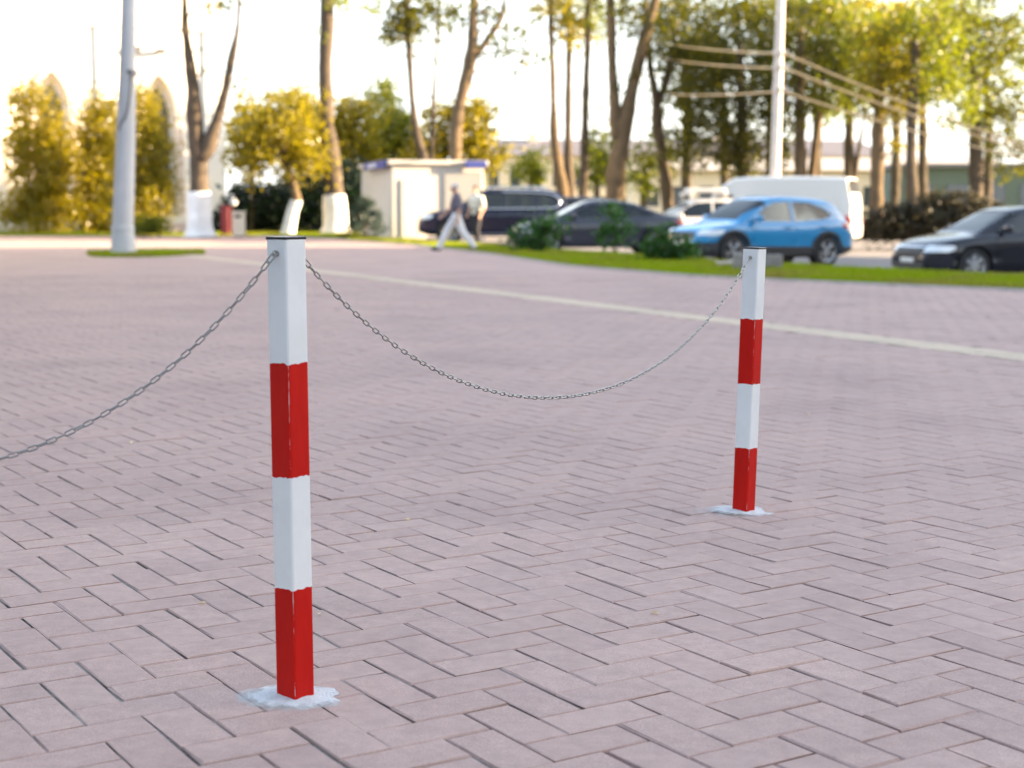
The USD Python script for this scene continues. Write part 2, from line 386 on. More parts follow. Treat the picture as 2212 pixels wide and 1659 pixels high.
def paver_block(c, o, r, rich):
    """Vertices and quads of bevelled pavers, vectorised over n."""
    n = len(c)
    u = np.where(o[:, None] == 0, ea, eb)
    w = np.stack([-u[:, 1], u[:, 0]], 1)
    gap = .0026 + .0016 * r.random(n) + .0016 * np.clip((4.1 - c[:, 1]) / 1.2, 0, 1)
    wide, fine = gap * .80, gap * .68                # the joints along one direction stand wider open
    hl, hw = PW - np.where(o == 0, wide, fine) + r.normal(0, .0006, n), PW / 2 - np.where(o == 0, fine, wide) + r.normal(0, .0005, n)
    z0 = r.normal(0, .0011, n)
    tilt = r.normal(0, .0035, (n, 2))
    yaw = r.normal(0, .006, n)
    cu, su = np.cos(yaw)[:, None], np.sin(yaw)[:, None]
    u, w = u * cu + w * su, w * cu - u * su
    c = c + r.normal(0, .0012, (n, 2))
    rings = [(0, -.045), (0, -.0050), (.0014, -.0018), (.0040, 0.0)] if rich else [(0, -.03), (0, -.0040), (.0032, 0.0)]
    V = []
    for inset, z in rings:
        for sx, sy in ((1, 1), (-1, 1), (-1, -1), (1, -1)):
            a, b = sx * (hl - inset), sy * (hw - inset)
            jit = r.normal(0, .0011 if rich else .0009, (n, 2))
            xy = c + a[:, None] * u + b[:, None] * w + jit
            zz = z0 + z + (tilt[:, 0] * a + tilt[:, 1] * b) * (1 if z > -.02 else 0)
            V.append(np.c_[xy, zz])
    V = np.stack(V, 1)
    k = len(rings)
    Q = []
    for i in range(k - 1):
        for j in range(4):
            jn = (j + 1) % 4
            Q.append([i * 4 + j, i * 4 + jn, (i + 1) * 4 + jn, (i + 1) * 4 + j])
    t = (k - 1) * 4
    Q.append([t, t + 1, t + 2, t + 3])
    return V, np.array(Q)


V, Q = paver_block(cells[single, :2], cells[single, 2], np.random.default_rng(3), True)
for i in range(len(single)):
    c = np.r_[cells[single[i], :2], 0]
    p = obj('paver', (V[i] - c, Q), M_PAVER, plaza)
    UsdGeom.Xformable(p).AddTranslateOp().Set(Gf.Vec3d(*c))
V, Q = paver_block(cells[field, :2], cells[field, 2], np.random.default_rng(4), False)
nv = V.shape[1]
obj('paver_field', (V.reshape(-1, 3), (Q[None] + (np.arange(len(V)) * nv)[:, None, None]).reshape(-1, 4)), M_FIELD, plaza, kind='stuff')

# the pale line of pavers across the plaza
s = np.arange(-30, 30, .122)
bc = np.vstack([np.stack([band_p + band_d * t + bn_ * o for t in s]) for o in (-.136, 0, .136)])
bc = bc[contains_xy(poly_plaza.buffer(-.2), bc[:, 0], bc[:, 1])]
bv, bq = [], []
r = np.random.default_rng(5)
for c in bc:
    z = .004 + r.normal(0, .001)
    hl, hw = .0605 + r.normal(0, .0006), .0655
    pts = []
    for ins, zz in ((0, -.03), (0, z - .004), (.004, z)):
        for sx, sy in ((1, 1), (-1, 1), (-1, -1), (1, -1)):
            xy = c + band_d * sx * (hl - .003 - ins) + -bn_ * sy * (hw - .003 - ins)
            pts.append([*xy, zz])
    bq.append(Q + 12 * len(bq)); bv += pts
obj('pale_paver_line', (np.array(bv), np.vstack(bq)), M_BAND, plaza, kind='stuff', label='line of pale yellowish pavers crossing the pink paving')


def along(P, step, width):
    """Stones laid end to end along a polyline: centre, angle, length."""
    L = LineString(P)
    n = int(L.length / step)
    for i in range(n):
        a, b = L.interpolate(i * step), L.interpolate((i + 1) * step)
        yield ((a.x + b.x) / 2, (a.y + b.y) / 2, math.atan2(b.y - a.y, b.x - a.x))


kerb = UsdGeom.Xform.Define(stage, '/World/kerb').GetPrim()
tag(kerb, kind='structure')
for x, y, a in along(front[1:], 1.0, .14):
    obj('kerb_stone', rbox(.985, .15, .24, .012, (x, y, -.095), a), M_KERB, kerb)
for x, y, a in along(back, 1.0, .14):
    obj('kerb_stone', rbox(.985, .16, .36, .015, (x, y, -.15), a), M_KERB, kerb)

poly_verge = Polygon([tuple(p) for p in front[2:]] + [tuple(p) for p in back[::-1]])
verge = obj('grass_verge', tri_poly(poly_verge, .004), M_SOIL, kind='structure')
poly_lot = Polygon([tuple(p) for p in back] + [(60, 14), (60, 74), (-4.6, 74)])
obj('parking_lot', tri_poly(poly_lot, lot_z), M_ASPH, kind='structure')
poly_lawn = Polygon([(-40, 62.4), (-9.84, 60.8), (-6.81, 56.55), (-4.6, 57.4), (-4.7, 74), (-4.7, 120), (-90, 120), (-90, 62.4)])
obj('lawn', tri_poly(poly_lawn, .0), M_LAWN, kind='structure')
obj('lawn', tri_poly(Polygon([(-4.6, 74.05), (90, 74.05), (90, 140), (-4.6, 140)]), .0), M_LAWN, kind='structure')


def blades(poly, n, h, seed, w=.012):
    r = np.random.default_rng(seed)
    x0, y0, x1, y1 = poly.bounds
    pts = r.uniform([x0, y0], [x1, y1], (int(n * (x1 - x0) * (y1 - y0) / max(poly.area, 1e-6)), 2))
    pts = pts[contains_xy(poly, pts[:, 0], pts[:, 1])]
    m = len(pts)
    a = r.uniform(0, 2 * math.pi, m)
    hh = h * r.uniform(.5, 1.25, m) * (.7 + .8 * meshkit.fbm(np.c_[pts * .9, np.zeros(m)], 3, 2))
    lean = r.normal(0, .35, (m, 2)) * hh[:, None]
    dx = np.c_[np.cos(a), np.sin(a)] * w
    b0, b1 = np.c_[pts - dx, np.zeros(m)], np.c_[pts + dx, np.zeros(m)]
    mid0 = np.c_[pts - dx * .7 + lean * .35, hh * .6]
    mid1 = np.c_[pts + dx * .7 + lean * .35, hh * .6]
    tip = np.c_[pts + lean, hh]
    V = np.stack([b0, b1, mid1, mid0, tip], 1).reshape(-1, 3)
    k = np.arange(m)[:, None] * 5
    Fc = np.vstack([k + [0, 1, 2], k + [0, 2, 3], k + [3, 2, 4]])
    return trimesh.Trimesh(V, Fc, process=False)


obj('grass', blades(poly_verge.buffer(-.08), 80000, .075, 11, .014), M_BLADE, label='bright green grass of the verge beside the plaza', cat='grass', kind='stuff')
lawn_near = poly_lawn.intersection(Polygon([(-24, 55), (0, 55), (0, 72), (-24, 72)]))
obj('grass', blades(lawn_near, 45000, .09, 12, .02), M_BLADE, label='sunlit lawn under the whitewashed trees', cat='grass', kind='stuff')

# ------------------------------------------------------------------ bollards and chains
B_YAW = -math.radians(37.8)
BS = .067


def ring_pts(s, rad, n_side=9, n_corner=4):
    pts = []
    h = s / 2 - rad
    for k, (cx, cy) in enumerate(((h, h), (-h, h), (-h, -h), (h, -h))):
        for t in np.linspace(0, math.pi / 2, n_corner):
            a = k * math.pi / 2 + t
            pts.append((cx + rad * math.cos(a), cy + rad * math.sin(a)))
        nx, ny = ((-h, h), (-h, -h), (h, -h), (h, h))[k]
        a = (k + 1) * math.pi / 2
        p0 = np.array(pts[-1]); p1 = np.array((nx + rad * math.cos(a), ny + rad * math.sin(a)))
        for t in np.linspace(0, 1, n_side + 2)[1:-1]:
            pts.append(tuple(p0 + (p1 - p0) * t))
    return np.array(pts)


def band_mesh(z0, z1, seed0, seed1, s, flat0=False, flat1=False, grow=0.0):
    R = ring_pts(s + grow, .0055 if s < 1 else .02)
    n = len(R)

    def edge(seed, flat):
        if flat:
            return np.zeros(n)
        corner = (np.abs(R[:, 0]) + np.abs(R[:, 1])) / s
        e = (meshkit.fbm(np.c_[R * 60, np.full(n, seed * 3.1)], 3, seed) - .5) * .008
        e += (meshkit.noise(np.c_[R * 260, np.full(n, seed * 1.7)], seed + 9) - .5) * .004
        return e - .004 * np.clip(corner - .75, 0, 1) * 3 * np.clip(meshkit.noise(np.c_[R * 30, np.full(n, float(seed))], seed), .2, 1)
    e0, e1 = edge(seed0, flat0), edge(seed1, flat1)
    rows = []
    for t in np.linspace(0, 1, 9):
        z = z0 + (z1 - z0) * t + e0 * (1 - t) + e1 * t
        rows.append(np.c_[R, z])
    V = np.vstack(rows)
    a = np.arange(n); b = (a + 1) % n
    Q = np.vstack([np.stack([i * n + a, i * n + b, (i + 1) * n + b, (i + 1) * n + a], 1) for i in range(8)])
    return V, Q


def eyelet(side):
    """A screw eye: washer, shank and ring, standing out from a face along side * y."""
    t = np.linspace(0, 2 * math.pi, 15)[:-1]
    ringp = np.c_[np.zeros(14), side * (.0075 + .0068 * np.cos(t)), .0068 * np.sin(t)]
    m = [tube(ringp, .0019, 6, True)]
    w = trimesh.creation.cylinder(.0068, .0018, sections=16)
    w.apply_transform(trimesh.transformations.rotation_matrix(math.pi / 2, [1, 0, 0])); w.apply_translation([0, side * .0009, 0])
    return cat_(m + [w])


def footing(seed, r0):
    n, k = 48, 7
    a = np.arange(n) / n * 2 * math.pi
    lob = r0 * (.62 + .85 * meshkit.fbm(np.c_[np.cos(a) * 1.7, np.sin(a) * 1.7, np.full(n, seed * 2.0)], 4, seed))
    V = [[0, 0, .012]]
    for i in range(1, k + 1):
        t = i / k
        rr = lob * t
        zz = .0095 * (1 - t) ** 1.6 + .0028 * (t < .99) + (meshkit.noise(np.c_[np.cos(a) * rr * 60, np.sin(a) * rr * 60, np.zeros(n)], seed) - .5) * .003
        if i == k:
            zz = np.full(n, .0005)
        V += np.c_[np.cos(a) * rr, np.sin(a) * rr, zz].tolist()
    Fc = [[0, 1 + j, 1 + (j + 1) % n] for j in range(n)]
    for i in range(k - 1):
        for j in range(n):
            p, q_ = 1 + i * n + j, 1 + i * n + (j + 1) % n
            Fc += [[p, p + n, q_ + n], [p, q_ + n, q_]]
    return trimesh.Trimesh(np.array(V), np.array(Fc), process=False)


def bollard(label, loc, h, lean, seed, eye_x, foot=.66, group='red and white bollards'):
    t = thing('bollard', label, 'bollard', loc, 0, group)
    x = UsdGeom.Xformable(t)
    x.AddRotateYOp().Set(lean)
    x.AddRotateZOp().Set(math.degrees(B_YAW))
    fr = [0, .247, .492, .737, 1]
    for i in range(4):
        red = i % 2 == 0
        v, q_ = band_mesh(fr[i] * h - (.004 if i == 0 else 0), fr[i + 1] * h, seed + i, seed + i + 1, BS, i == 0, i == 3)
        obj('red_band' if red else 'white_band', (v, q_), M_RED if red else M_WHITE, t, smooth=40)
    cap = rbox(BS + .002, BS + .002, .0075, .0022, (0, 0, h + .0022))
    obj('cap', cap, M_BLACK, t, smooth=40)
    for side in (-1, 1):
        e = eyelet(side); e.apply_translation([eye_x * (1 if side < 0 else -1), side * BS / 2, h - .034])
        obj('eyelet', e, M_STEEL, t, smooth=True)
    f = footing(seed, .140); f.apply_transform(np.diag([1.0, foot, 1, 1])); f.apply_translation([-.024, -.004, 0])
    o = obj('mortar_footing', f, M_FOOT, t, smooth=True)
    UsdGeom.Xformable(o).AddRotateZOp().Set(-math.degrees(B_YAW))
    R = Gf.Rotation(Gf.Vec3d(0, 0, 1), math.degrees(B_YAW)) * Gf.Rotation(Gf.Vec3d(0, 1, 0), lean)

    def world(p):
        return np.array(R.TransformDir(Gf.Vec3d(*map(float, p)))) + np.array(loc)
    e = [world((eye_x * (1 if sd < 0 else -1), sd * (BS / 2 + .0125), h - .037)) for sd in (-1, 1)]
    return t, e[0], e[1]


p1, p2 = G(638.5, 1505), G(1606, 1104.5)
h1, h2 = at(627, 516, p1[1])[2], at(1631, 537, p2[1])[2]
b1, b1L, b1R = bollard('nearest red and white striped square bollard, the tallest in front', p1, h1, -.25, 21, .004)
b2, b2L, b2R = bollard('farther red and white striped square bollard on the right, in front of the blue car', p2, h2, 1.45, 33, .002, .95)
p0 = np.array([-2.35, 3.35, 0])
b0, b0L, b0R = bollard('red and white bollard past the left edge, at the far end of the slack chain', p0, h1 - .01, 0, 45, .004)


def link_mesh(L=.0292, Wd=.0138, r=.00195, sides=6, n=14):
    t = np.linspace(0, 2 * math.pi, n + 1)[:-1]
    hw = Wd / 2 - r
    hx = L / 2 - r - hw
    P = np.c_[np.sign(np.cos(t)) * hx * (np.abs(np.cos(t)) > 1e-6) + hw * np.cos(t), np.zeros(n), hw * np.sin(t)]
    return tube(P, r, sides, True)


LM = link_mesh()
LV, LF = np.array(LM.vertices), np.array(LM.faces)


def chain(label, A, B, sag, pitch=.0232, roll0=.35):
    t = thing('chain', label, 'chain', A, 0, 'steel chains between the bollards')
    s = np.linspace(0, 1, 900)
    k = 1.6
    shape = (np.cosh(k * (2 * s - 1)) - math.cosh(k)) / (1 - math.cosh(k))
    P = A + (B - A) * s[:, None]
    P[:, 2] -= sag * shape
    L = np.r_[0, np.cumsum(np.linalg.norm(np.diff(P, axis=0), axis=1))]
    n = int((L[-1] - .036) / pitch)
    big = (L[-1] - n * pitch) / 2                     # a longer connecting link at each end
    cuts = np.r_[0, big + np.arange(n + 1) * pitch, L[-1]]
    at_ = np.stack([np.interp(cuts, L, P[:, i]) for i in range(3)], 1)
    r = np.random.default_rng(2)
    for i in range(len(cuts) - 1):
        a, b = at_[i], at_[i + 1]
        x = (b - a) / np.linalg.norm(b - a)
        y = np.cross([0, 0, 1], x); y /= np.linalg.norm(y)
        z = np.cross(x, y)
        ang = (roll0 if i % 2 else roll0 + math.pi / 2) + r.normal(0, .12)
        if i in (0, len(cuts) - 2):
            ang = .25
        Y = y * math.cos(ang) + z * math.sin(ang); Z = np.cross(x, Y)
        sc = np.linalg.norm(b - a) / pitch if i in (0, len(cuts) - 2) else 1.0
        v = LV * np.array([sc, 1.0, 1.0 + .55 * (sc - 1) / 1]) if sc > 1.01 else LV
        w = v @ np.stack([x, Y, Z]) + (a + b) / 2 - A
        obj('link', (w, LF), M_STEEL, t, smooth=True)
    return P


CH2 = chain('steel link chain hanging between the two red and white bollards', b1R, b2L, .438)
CH1 = chain('steel link chain running from the nearest bollard out to the left', b1L, b0R, .50)

# ------------------------------------------------------------------ trees
def leaf_cloud(centres, size, r, stretch=1.6, flat=0.0, fold=.25):
    n = len(centres)
    u = r.normal(size=(n, 3)); u[:, 2] *= 1 - flat; u /= np.linalg.norm(u, axis=1, keepdims=True)
    w = r.normal(size=(n, 3)); w -= u * (u * w).sum(1, keepdims=True); w /= np.linalg.norm(w, axis=1, keepdims=True)
    nn = np.cross(u, w)
    s = size * r.uniform(.65, 1.35, n)[:, None]
    V = np.stack([centres - u * s * stretch / 2, centres + w * s / 2 + nn * s * fold, centres + u * s * stretch / 2, centres - w * s / 2 + nn * s * fold], 1).reshape(-1, 3)
    k = np.arange(n)[:, None] * 4
    return trimesh.Trimesh(V, np.vstack([k + [0, 1, 2], k + [0, 2, 3]]), process=False)


def clumps(c, rad, n, r, per=34, sigma=.32, shell=.35):
    """n leaf positions in clumps through an ellipsoid."""
    K = max(3, n // per)
    g = r.normal(size=(K, 3)); g /= np.linalg.norm(g, axis=1, keepdims=True)
    cc = g * (r.uniform(0, 1, K) ** shell)[:, None] * rad
    sz = r.uniform(.55, 1.5, K)
    j = r.integers(0, K, n)
    return c + cc[j] + r.normal(size=(n, 3)) * (sigma * sz[j])[:, None] * np.array([1, 1, .75]), c + cc


def tree(name, label, d, trunk, widths, leafm, blobs=(), limbs=(), white=None, bark=None, cat='tree', group=None, leaf=.13, seed=0, depth=1.0, per=34, twigs=6, fat=1.04, knots=.34):
    """trunk, limbs and blobs are measured at the distance d; blobs: (x, y, half width, half height, cover)."""
    r = np.random.default_rng(100 + seed)
    bark = bark or M_BARK
    base = at(*trunk[0], d)
    t = thing(name, label, cat, base, 0, group)
    m = d / F

    def path(pts, w, n, sd):
        P = np.array([at(px, py, d) for px, py in pts]) - base
        S = spline(P, n)
        S[1:-1, 1] += r.normal(0, .02, n - 2)
        tt = np.linspace(0, 1, len(w))
        R = np.interp(np.linspace(0, 1, n), tt, np.array(w) * m / 2) * fat
        return S, R
    S, R = path(trunk, widths, 30, seed)
    R[0] *= 1.12
    obj('trunk', tube(S, R, 14, bump=knots, seed=seed), bark, t, smooth=True)
    ends = [S[-1]]
    for k, (pts, w) in enumerate(limbs):
        Sl, Rl = path(pts, w, 26, seed + k + 1)
        obj('limb', tube(Sl, Rl, 10, bump=knots * 1.1, seed=seed + k + 1), bark, t, smooth=True)
        ends.append(Sl[-1])
    if white:
        zt = at(trunk[0][0], white, d)[2] - base[2]
        keep = S[:, 2] <= zt
        z = np.linspace(0.0, zt, 12)
        Sw = np.stack([np.interp(z, S[:, 2], S[:, i]) for i in range(3)], 1)
        Rw = np.interp(z, S[:, 2], R)
        fl = 1.08 + .28 * np.exp(-z / .22)
        obj('whitewash', tube(Sw, Rw * (fl + .10), 16, bump=.12, seed=seed), M_LIME, t, smooth=True)
    pts, tips = [], []
    for bx, by, rx, ry, cover in blobs:
        c = at(bx, by, d) - base
        rad = np.array([rx * m, rx * m * depth, ry * m])
        n = int(-math.log(1 - min(cover, .985)) * math.pi * rad[0] * rad[2] / (leaf * leaf * 1.6 * .30))
        p, cc = clumps(c, rad, n, r, per)
        pts.append(p); tips.append(cc)
    if pts:
        pts = np.vstack(pts); tips = np.vstack(tips)
        pts = pts[pts[:, 2] > -base[2] + .02]
        if twigs:
            tw = []
            for tip in tips[r.integers(0, len(tips), twigs)]:
                e = min(ends + list(S[len(S) // 2:]), key=lambda q_: np.linalg.norm(q_ - tip) + 2 * max(0, q_[2] - tip[2]))
                mid = (e + tip) / 2 + [0, 0, .12 * np.linalg.norm(tip - e)]
                tw.append(tube(spline([e, mid, tip], 7), np.linspace(.045, .012, 7), 5))
            obj('branches', cat_(tw), bark, t, smooth=True, kind='stuff')
        obj('crown', leaf_cloud(pts, leaf, r), leafm, t)
    return t


# left: forked tree, straight trunk, small leaning tree
tree('tree', 'forked bare-limbed tree with a whitewashed base, left of the plaza', 57.5, [(432, 514), (430, 430), (428, 350), (421, 270), (416, 185), (408, 120), (400, 52), (398, -10)],
     [46, 40, 36, 32, 27, 24, 15, 13], L_GRN, blobs=[(458, 105, 8, 6, .5), (505, 170, 12, 30, .3), (470, 20, 90, 28, .3)],
     limbs=[([(430, 345), (446, 322), (470, 255), (488, 190), (497, 140), (513, 60), (516, -10)], [30, 26, 20, 18, 15, 9, 7])], white=415, seed=1, twigs=4, fat=1.1, group='whitewashed trees')
tree('tree', 'straight thick trunk with a sharp whitewashed base, just left of the white kiosk', 63.5, [(725, 507), (722, 430), (714, 340), (706, 250), (702, 150), (706, 52), (706, -20)],
     [44, 40, 35, 30, 28, 27, 24], L_YGR, blobs=[(690, 80, 26, 26, .25), (735, 10, 70, 30, .5)], white=421, seed=2, twigs=4, group='whitewashed trees')
tree('tree', 'small leaning tree with a curved whitewashed trunk and golden crown', 62.5, [(622, 510), (631, 460), (640, 430), (634, 400), (620, 360), (610, 320), (600, 250)],
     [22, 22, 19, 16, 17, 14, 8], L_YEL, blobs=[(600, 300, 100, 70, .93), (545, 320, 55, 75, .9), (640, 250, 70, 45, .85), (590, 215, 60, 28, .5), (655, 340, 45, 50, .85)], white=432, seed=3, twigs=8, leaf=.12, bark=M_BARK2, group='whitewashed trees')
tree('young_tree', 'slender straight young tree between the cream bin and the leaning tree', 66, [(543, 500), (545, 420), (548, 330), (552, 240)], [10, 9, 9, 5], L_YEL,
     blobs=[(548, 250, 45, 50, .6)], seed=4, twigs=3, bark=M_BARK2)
tree('evergreen_tree', 'tall golden green thuja behind the white lamp post, beside the church arch', 62, [(300, 505), (298, 300)], [10, 4], L_THU,
     blobs=[(300, 470, 62, 40, .98), (305, 420, 64, 60, .98), (305, 340, 58, 70, .97), (302, 270, 48, 60, .96), (298, 215, 26, 36, .9)], seed=5, twigs=0, leaf=.10)
tree('evergreen_tree', 'golden green thuja at the far left edge behind the lamp post', 66, [(205, 500), (205, 260)], [10, 4], L_THU,
     blobs=[(205, 460, 62, 50, .98), (205, 380, 60, 70, .98), (212, 300, 50, 70, .96), (215, 235, 30, 45, .9)], seed=6, twigs=0, leaf=.11)
tree('evergreen_tree', 'dark thuja past the left edge of the plaza', 64, [(80, 500), (80, 260)], [10, 4], L_THU,
     blobs=[(85, 450, 75, 55, .98), (80, 350, 70, 80, .98), (78, 250, 50, 80, .95)], seed=7, twigs=0, leaf=.12)
# trees behind the kiosk
tree('tree', 'dark slim trunk rising behind the kiosk, the leftmost of two', 66, [(922, 500), (915, 345), (903, 300), (891, 220), (886, 150), (880, 52), (876, -20)], [24, 22, 20, 14, 13, 14, 14], L_GRN,
     blobs=[(868, 90, 46, 30, .72), (880, 50, 60, 34, .85), (905, 20, 60, 40, .85), (930, 100, 30, 25, .3)], seed=8, twigs=8)
tree('tree', 'very thin dark trunk behind the kiosk, right of the slim one', 67, [(928, 500), (932, 345), (936, 230), (942, 120), (946, 52), (948, -20)], [14, 14, 11, 8, 6, 6], L_GRN,
     blobs=[(955, 30, 40, 30, .5)], seed=9, twigs=3)
tree('tree', 'tall tree with a sunlit forked trunk behind the two walkers', 57, [(990, 510), (988, 400), (983, 320), (988, 250), (1005, 180), (1018, 110), (1022, 52), (1024, -20)], [26, 26, 24, 26, 24, 27, 20, 16], L_GRN,
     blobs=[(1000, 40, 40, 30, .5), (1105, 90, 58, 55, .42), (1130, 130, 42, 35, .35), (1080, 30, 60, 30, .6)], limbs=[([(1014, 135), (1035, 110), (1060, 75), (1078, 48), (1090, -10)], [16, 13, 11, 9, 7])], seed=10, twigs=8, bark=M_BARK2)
# the row to the right
tree('tree', 'slim sunlit trunk bending at the foot, leftmost of three behind the dark cars', 78, [(1222, 505), (1214, 410), (1204, 350), (1196, 290), (1195, 200), (1190, 60), (1189, -20)], [26, 24, 22, 14, 12, 11, 10], L_YEL,
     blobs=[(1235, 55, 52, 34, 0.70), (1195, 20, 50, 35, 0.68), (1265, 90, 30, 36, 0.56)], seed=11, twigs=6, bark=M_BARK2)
tree('tree', 'dark straight trunk, middle of three behind the dark cars', 80, [(1236, 505), (1230, 410), (1227, 300), (1228, 180), (1230, 60), (1230, -20)], [26, 22, 15, 14, 14, 12], L_YEL,
     blobs=[(1240, 90, 26, 32, 0.56), (1225, 15, 60, 40, 0.68)], seed=12, twigs=5)
tree('tree', 'dark straight trunk, rightmost of three behind the dark cars', 77, [(1256, 508), (1260, 410), (1263, 300), (1266, 180), (1270, 75), (1271, -20)], [20, 20, 18, 15, 14, 13], L_YGR,
     blobs=[(1290, 60, 36, 40, 0.40), (1300, 250, 42, 70, 0.32), (1290, 15, 60, 40, 0.56)], seed=13, twigs=5)
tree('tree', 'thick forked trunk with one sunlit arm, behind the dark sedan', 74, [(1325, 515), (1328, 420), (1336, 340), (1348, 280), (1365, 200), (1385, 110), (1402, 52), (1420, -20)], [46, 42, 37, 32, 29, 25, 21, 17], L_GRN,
     blobs=[(1370, 60, 50, 40, 0.48), (1350, 150, 30, 60, 0.24), (1340, 10, 80, 40, 0.64), (1420, 120, 36, 60, 0.40)],
     limbs=[([(1334, 300), (1328, 230), (1322, 130), (1320, 52), (1318, -20)], [26, 24, 22, 20, 18])], seed=14, twigs=8, bark=M_BARK2)
tree('tree', 'curving trunk forking high, behind the white car with roof bars', 76, [(1446, 510), (1440, 415), (1432, 340), (1420, 270), (1418, 220), (1405, 150), (1398, 60), (1392, -20)], [28, 24, 22, 22, 20, 14, 12, 10], L_GRN,
     blobs=[(1450, 90, 56, 70, 0.68), (1490, 160, 70, 90, 0.69), (1440, 330, 60, 40, 0.40), (1500, 280, 60, 70, 0.64)], limbs=[([(1420, 225), (1438, 180), (1450, 130), (1462, 40)], [16, 14, 11, 9])], seed=15, twigs=8)
tree('tree', 'broad green tree with a full crown, left of the white utility pole', 73, [(1605, 505), (1604, 400), (1603, 300), (1600, 200), (1598, 90)], [26, 24, 20, 18, 12], L_GRN,
     blobs=[(1560, 90, 110, 80, 0.67), (1600, 220, 110, 90, 0.69), (1560, 310, 90, 60, 0.62), (1640, 330, 70, 56, 0.64), (1520, 200, 70, 80, 0.64), (1500, 330, 60, 50, 0.56), (1570, 370, 50, 34, 0.48)], seed=16, twigs=12)
tree('tree', 'tree with a straight sunlit trunk, first to the right of the utility pole', 72, [(1732, 505), (1730, 385), (1728, 280), (1728, 180), (1730, 60)], [28, 24, 22, 20, 14], L_GRN,
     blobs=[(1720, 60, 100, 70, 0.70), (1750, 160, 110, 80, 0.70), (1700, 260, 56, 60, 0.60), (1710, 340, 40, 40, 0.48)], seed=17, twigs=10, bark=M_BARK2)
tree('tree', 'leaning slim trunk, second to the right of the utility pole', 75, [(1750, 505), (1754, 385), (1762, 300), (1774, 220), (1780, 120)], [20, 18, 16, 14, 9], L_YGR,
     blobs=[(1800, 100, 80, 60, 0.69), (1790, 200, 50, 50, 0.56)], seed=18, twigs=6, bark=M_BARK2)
tree('tree', 'small dark forked tree against the bright sky above the white van', 76, [(1846, 505), (1846, 385), (1842, 340), (1834, 280), (1826, 220)], [14, 14, 9, 7, 4], L_YGR,
     blobs=[(1850, 110, 100, 90, 0.72), (1830, 200, 65, 50, 0.60), (1780, 250, 40, 34, 0.48)], limbs=[([(1846, 385), (1854, 330), (1864, 270), (1870, 200)], [10, 8, 6, 4])], seed=19, twigs=5)
tree('tree', 'golden crowned tree with a lit trunk at the right edge behind the van', 70, [(1892, 510), (1893, 420), (1896, 330), (1898, 240), (1902, 130)], [32, 28, 26, 24, 16], L_YEL,
     blobs=[(1920, 110, 90, 90, 0.72), (1890, 200, 70, 60, 0.64), (1950, 210, 60, 60, 0.56), (1925, 330, 28, 36, 0.48)], seed=20, twigs=8, bark=M_BARK2)
tree('tree', 'dark trunk cut by the right edge of the picture', 69, [(1972, 515), (1970, 400), (1968, 300), (1972, 200), (1980, 60)], [26, 24, 22, 20, 16], L_YGR,
     blobs=[(2000, 100, 100, 100, 0.72), (2040, 210, 80, 70, 0.68)], seed=21, twigs=8)
tree('tree', 'green tree past the right edge of the picture', 72, [(2110, 515), (2108, 350), (2105, 150)], [34, 28, 20], L_GRN,
     blobs=[(2110, 100, 120, 110, 0.72), (2150, 240, 90, 80, 0.68), (2190, 330, 60, 60, 0.64)], seed=22, twigs=8)
for k, (bx, dd, sd, lm, what) in enumerate([(1480, 88, 61, L_GRN, 'green tree filling the gap behind the curving forked trunk'), (1660, 90, 62, L_GRN, 'dense green tree farther back behind the utility pole'),
                                            (1830, 89, 63, L_YGR, 'yellowing tree farther back above the white van'), (1990, 88, 64, L_YEL, 'golden tree farther back at the right edge')]):
    tree('tree', what, dd, [(bx, 500), (bx + 4, 300), (bx - 3, 120)], [24, 20, 12], lm,
         blobs=[(bx, 40, 110, 60, 0.70), (bx + 20, 140, 100, 60, 0.58), (bx - 20, 215, 90, 50, 0.36)], seed=sd, twigs=8, leaf=.15)
for k, (bx, dd, lm, what) in enumerate([(1560, 84, L_GRN, 'wide high canopy behind the broad green tree'), (1760, 86, L_YGR, 'wide yellowing canopy right of the utility pole, high up'), (1930, 83, L_YEL, 'wide golden canopy high at the right edge'), (2130, 85, L_YGR, 'wide high canopy past the right edge')]):
    tree('tree', what, dd, [(bx, 500), (bx + 6, 320), (bx - 4, 150)], [22, 18, 12], lm,
         blobs=[(bx - 60, 30, 90, 60, 0.70), (bx + 50, 60, 90, 60, 0.70), (bx - 40, 130, 80, 50, 0.64), (bx + 60, 150, 70, 50, 0.60), (bx, 220, 80, 40, 0.40)], seed=70 + k, twigs=8, leaf=.15)
# background foliage
for k, (bl, dd, lm, lab) in enumerate([
        ([(660, 260, 56, 72, .92), (690, 330, 66, 72, .97), (745, 300, 56, 66, .95), (765, 262, 50, 60, .92), (770, 340, 44, 50, .95), (530, 300, 46, 70, .9)], 74, L_YEL, 'golden bushy tree behind the straight whitewashed trunk'),
        ([(830, 240, 56, 68, .93), (845, 310, 66, 60, .97), (795, 330, 54, 54, .97), (890, 330, 44, 44, .95)], 82, L_YGR, 'pale green rounded tree behind the kiosk sign'),
        ([(960, 290, 58, 64, .92), (1010, 270, 52, 66, .92), (1045, 320, 46, 56, .95), (930, 340, 54, 44, .95), (1035, 250, 34, 44, .8)], 80, L_YEL, 'golden tree behind the trunk of the walkers'),
        ([(1148, 365, 32, 42, .95)], 90, L_YGR, 'round green bush before the far cream building'),
        ([(1290, 370, 50, 50, .9), (1310, 330, 30, 40, .7)], 88, L_YGR, 'yellow green bush behind the three trunks'),
        ([(1390, 370, 50, 55, .8), (1420, 330, 40, 50, .7)], 84, L_YGR, 'loose light green tree behind the thick forked trunk')]):
    b0_ = bl[0]
    tree('tree', lab, dd, [(b0_[0], 495), (b0_[0], 400), (b0_[0] + 3, b0_[1])], [16, 14, 6], lm, blobs=bl, seed=30 + k, twigs=4, leaf=.16, depth=.8)


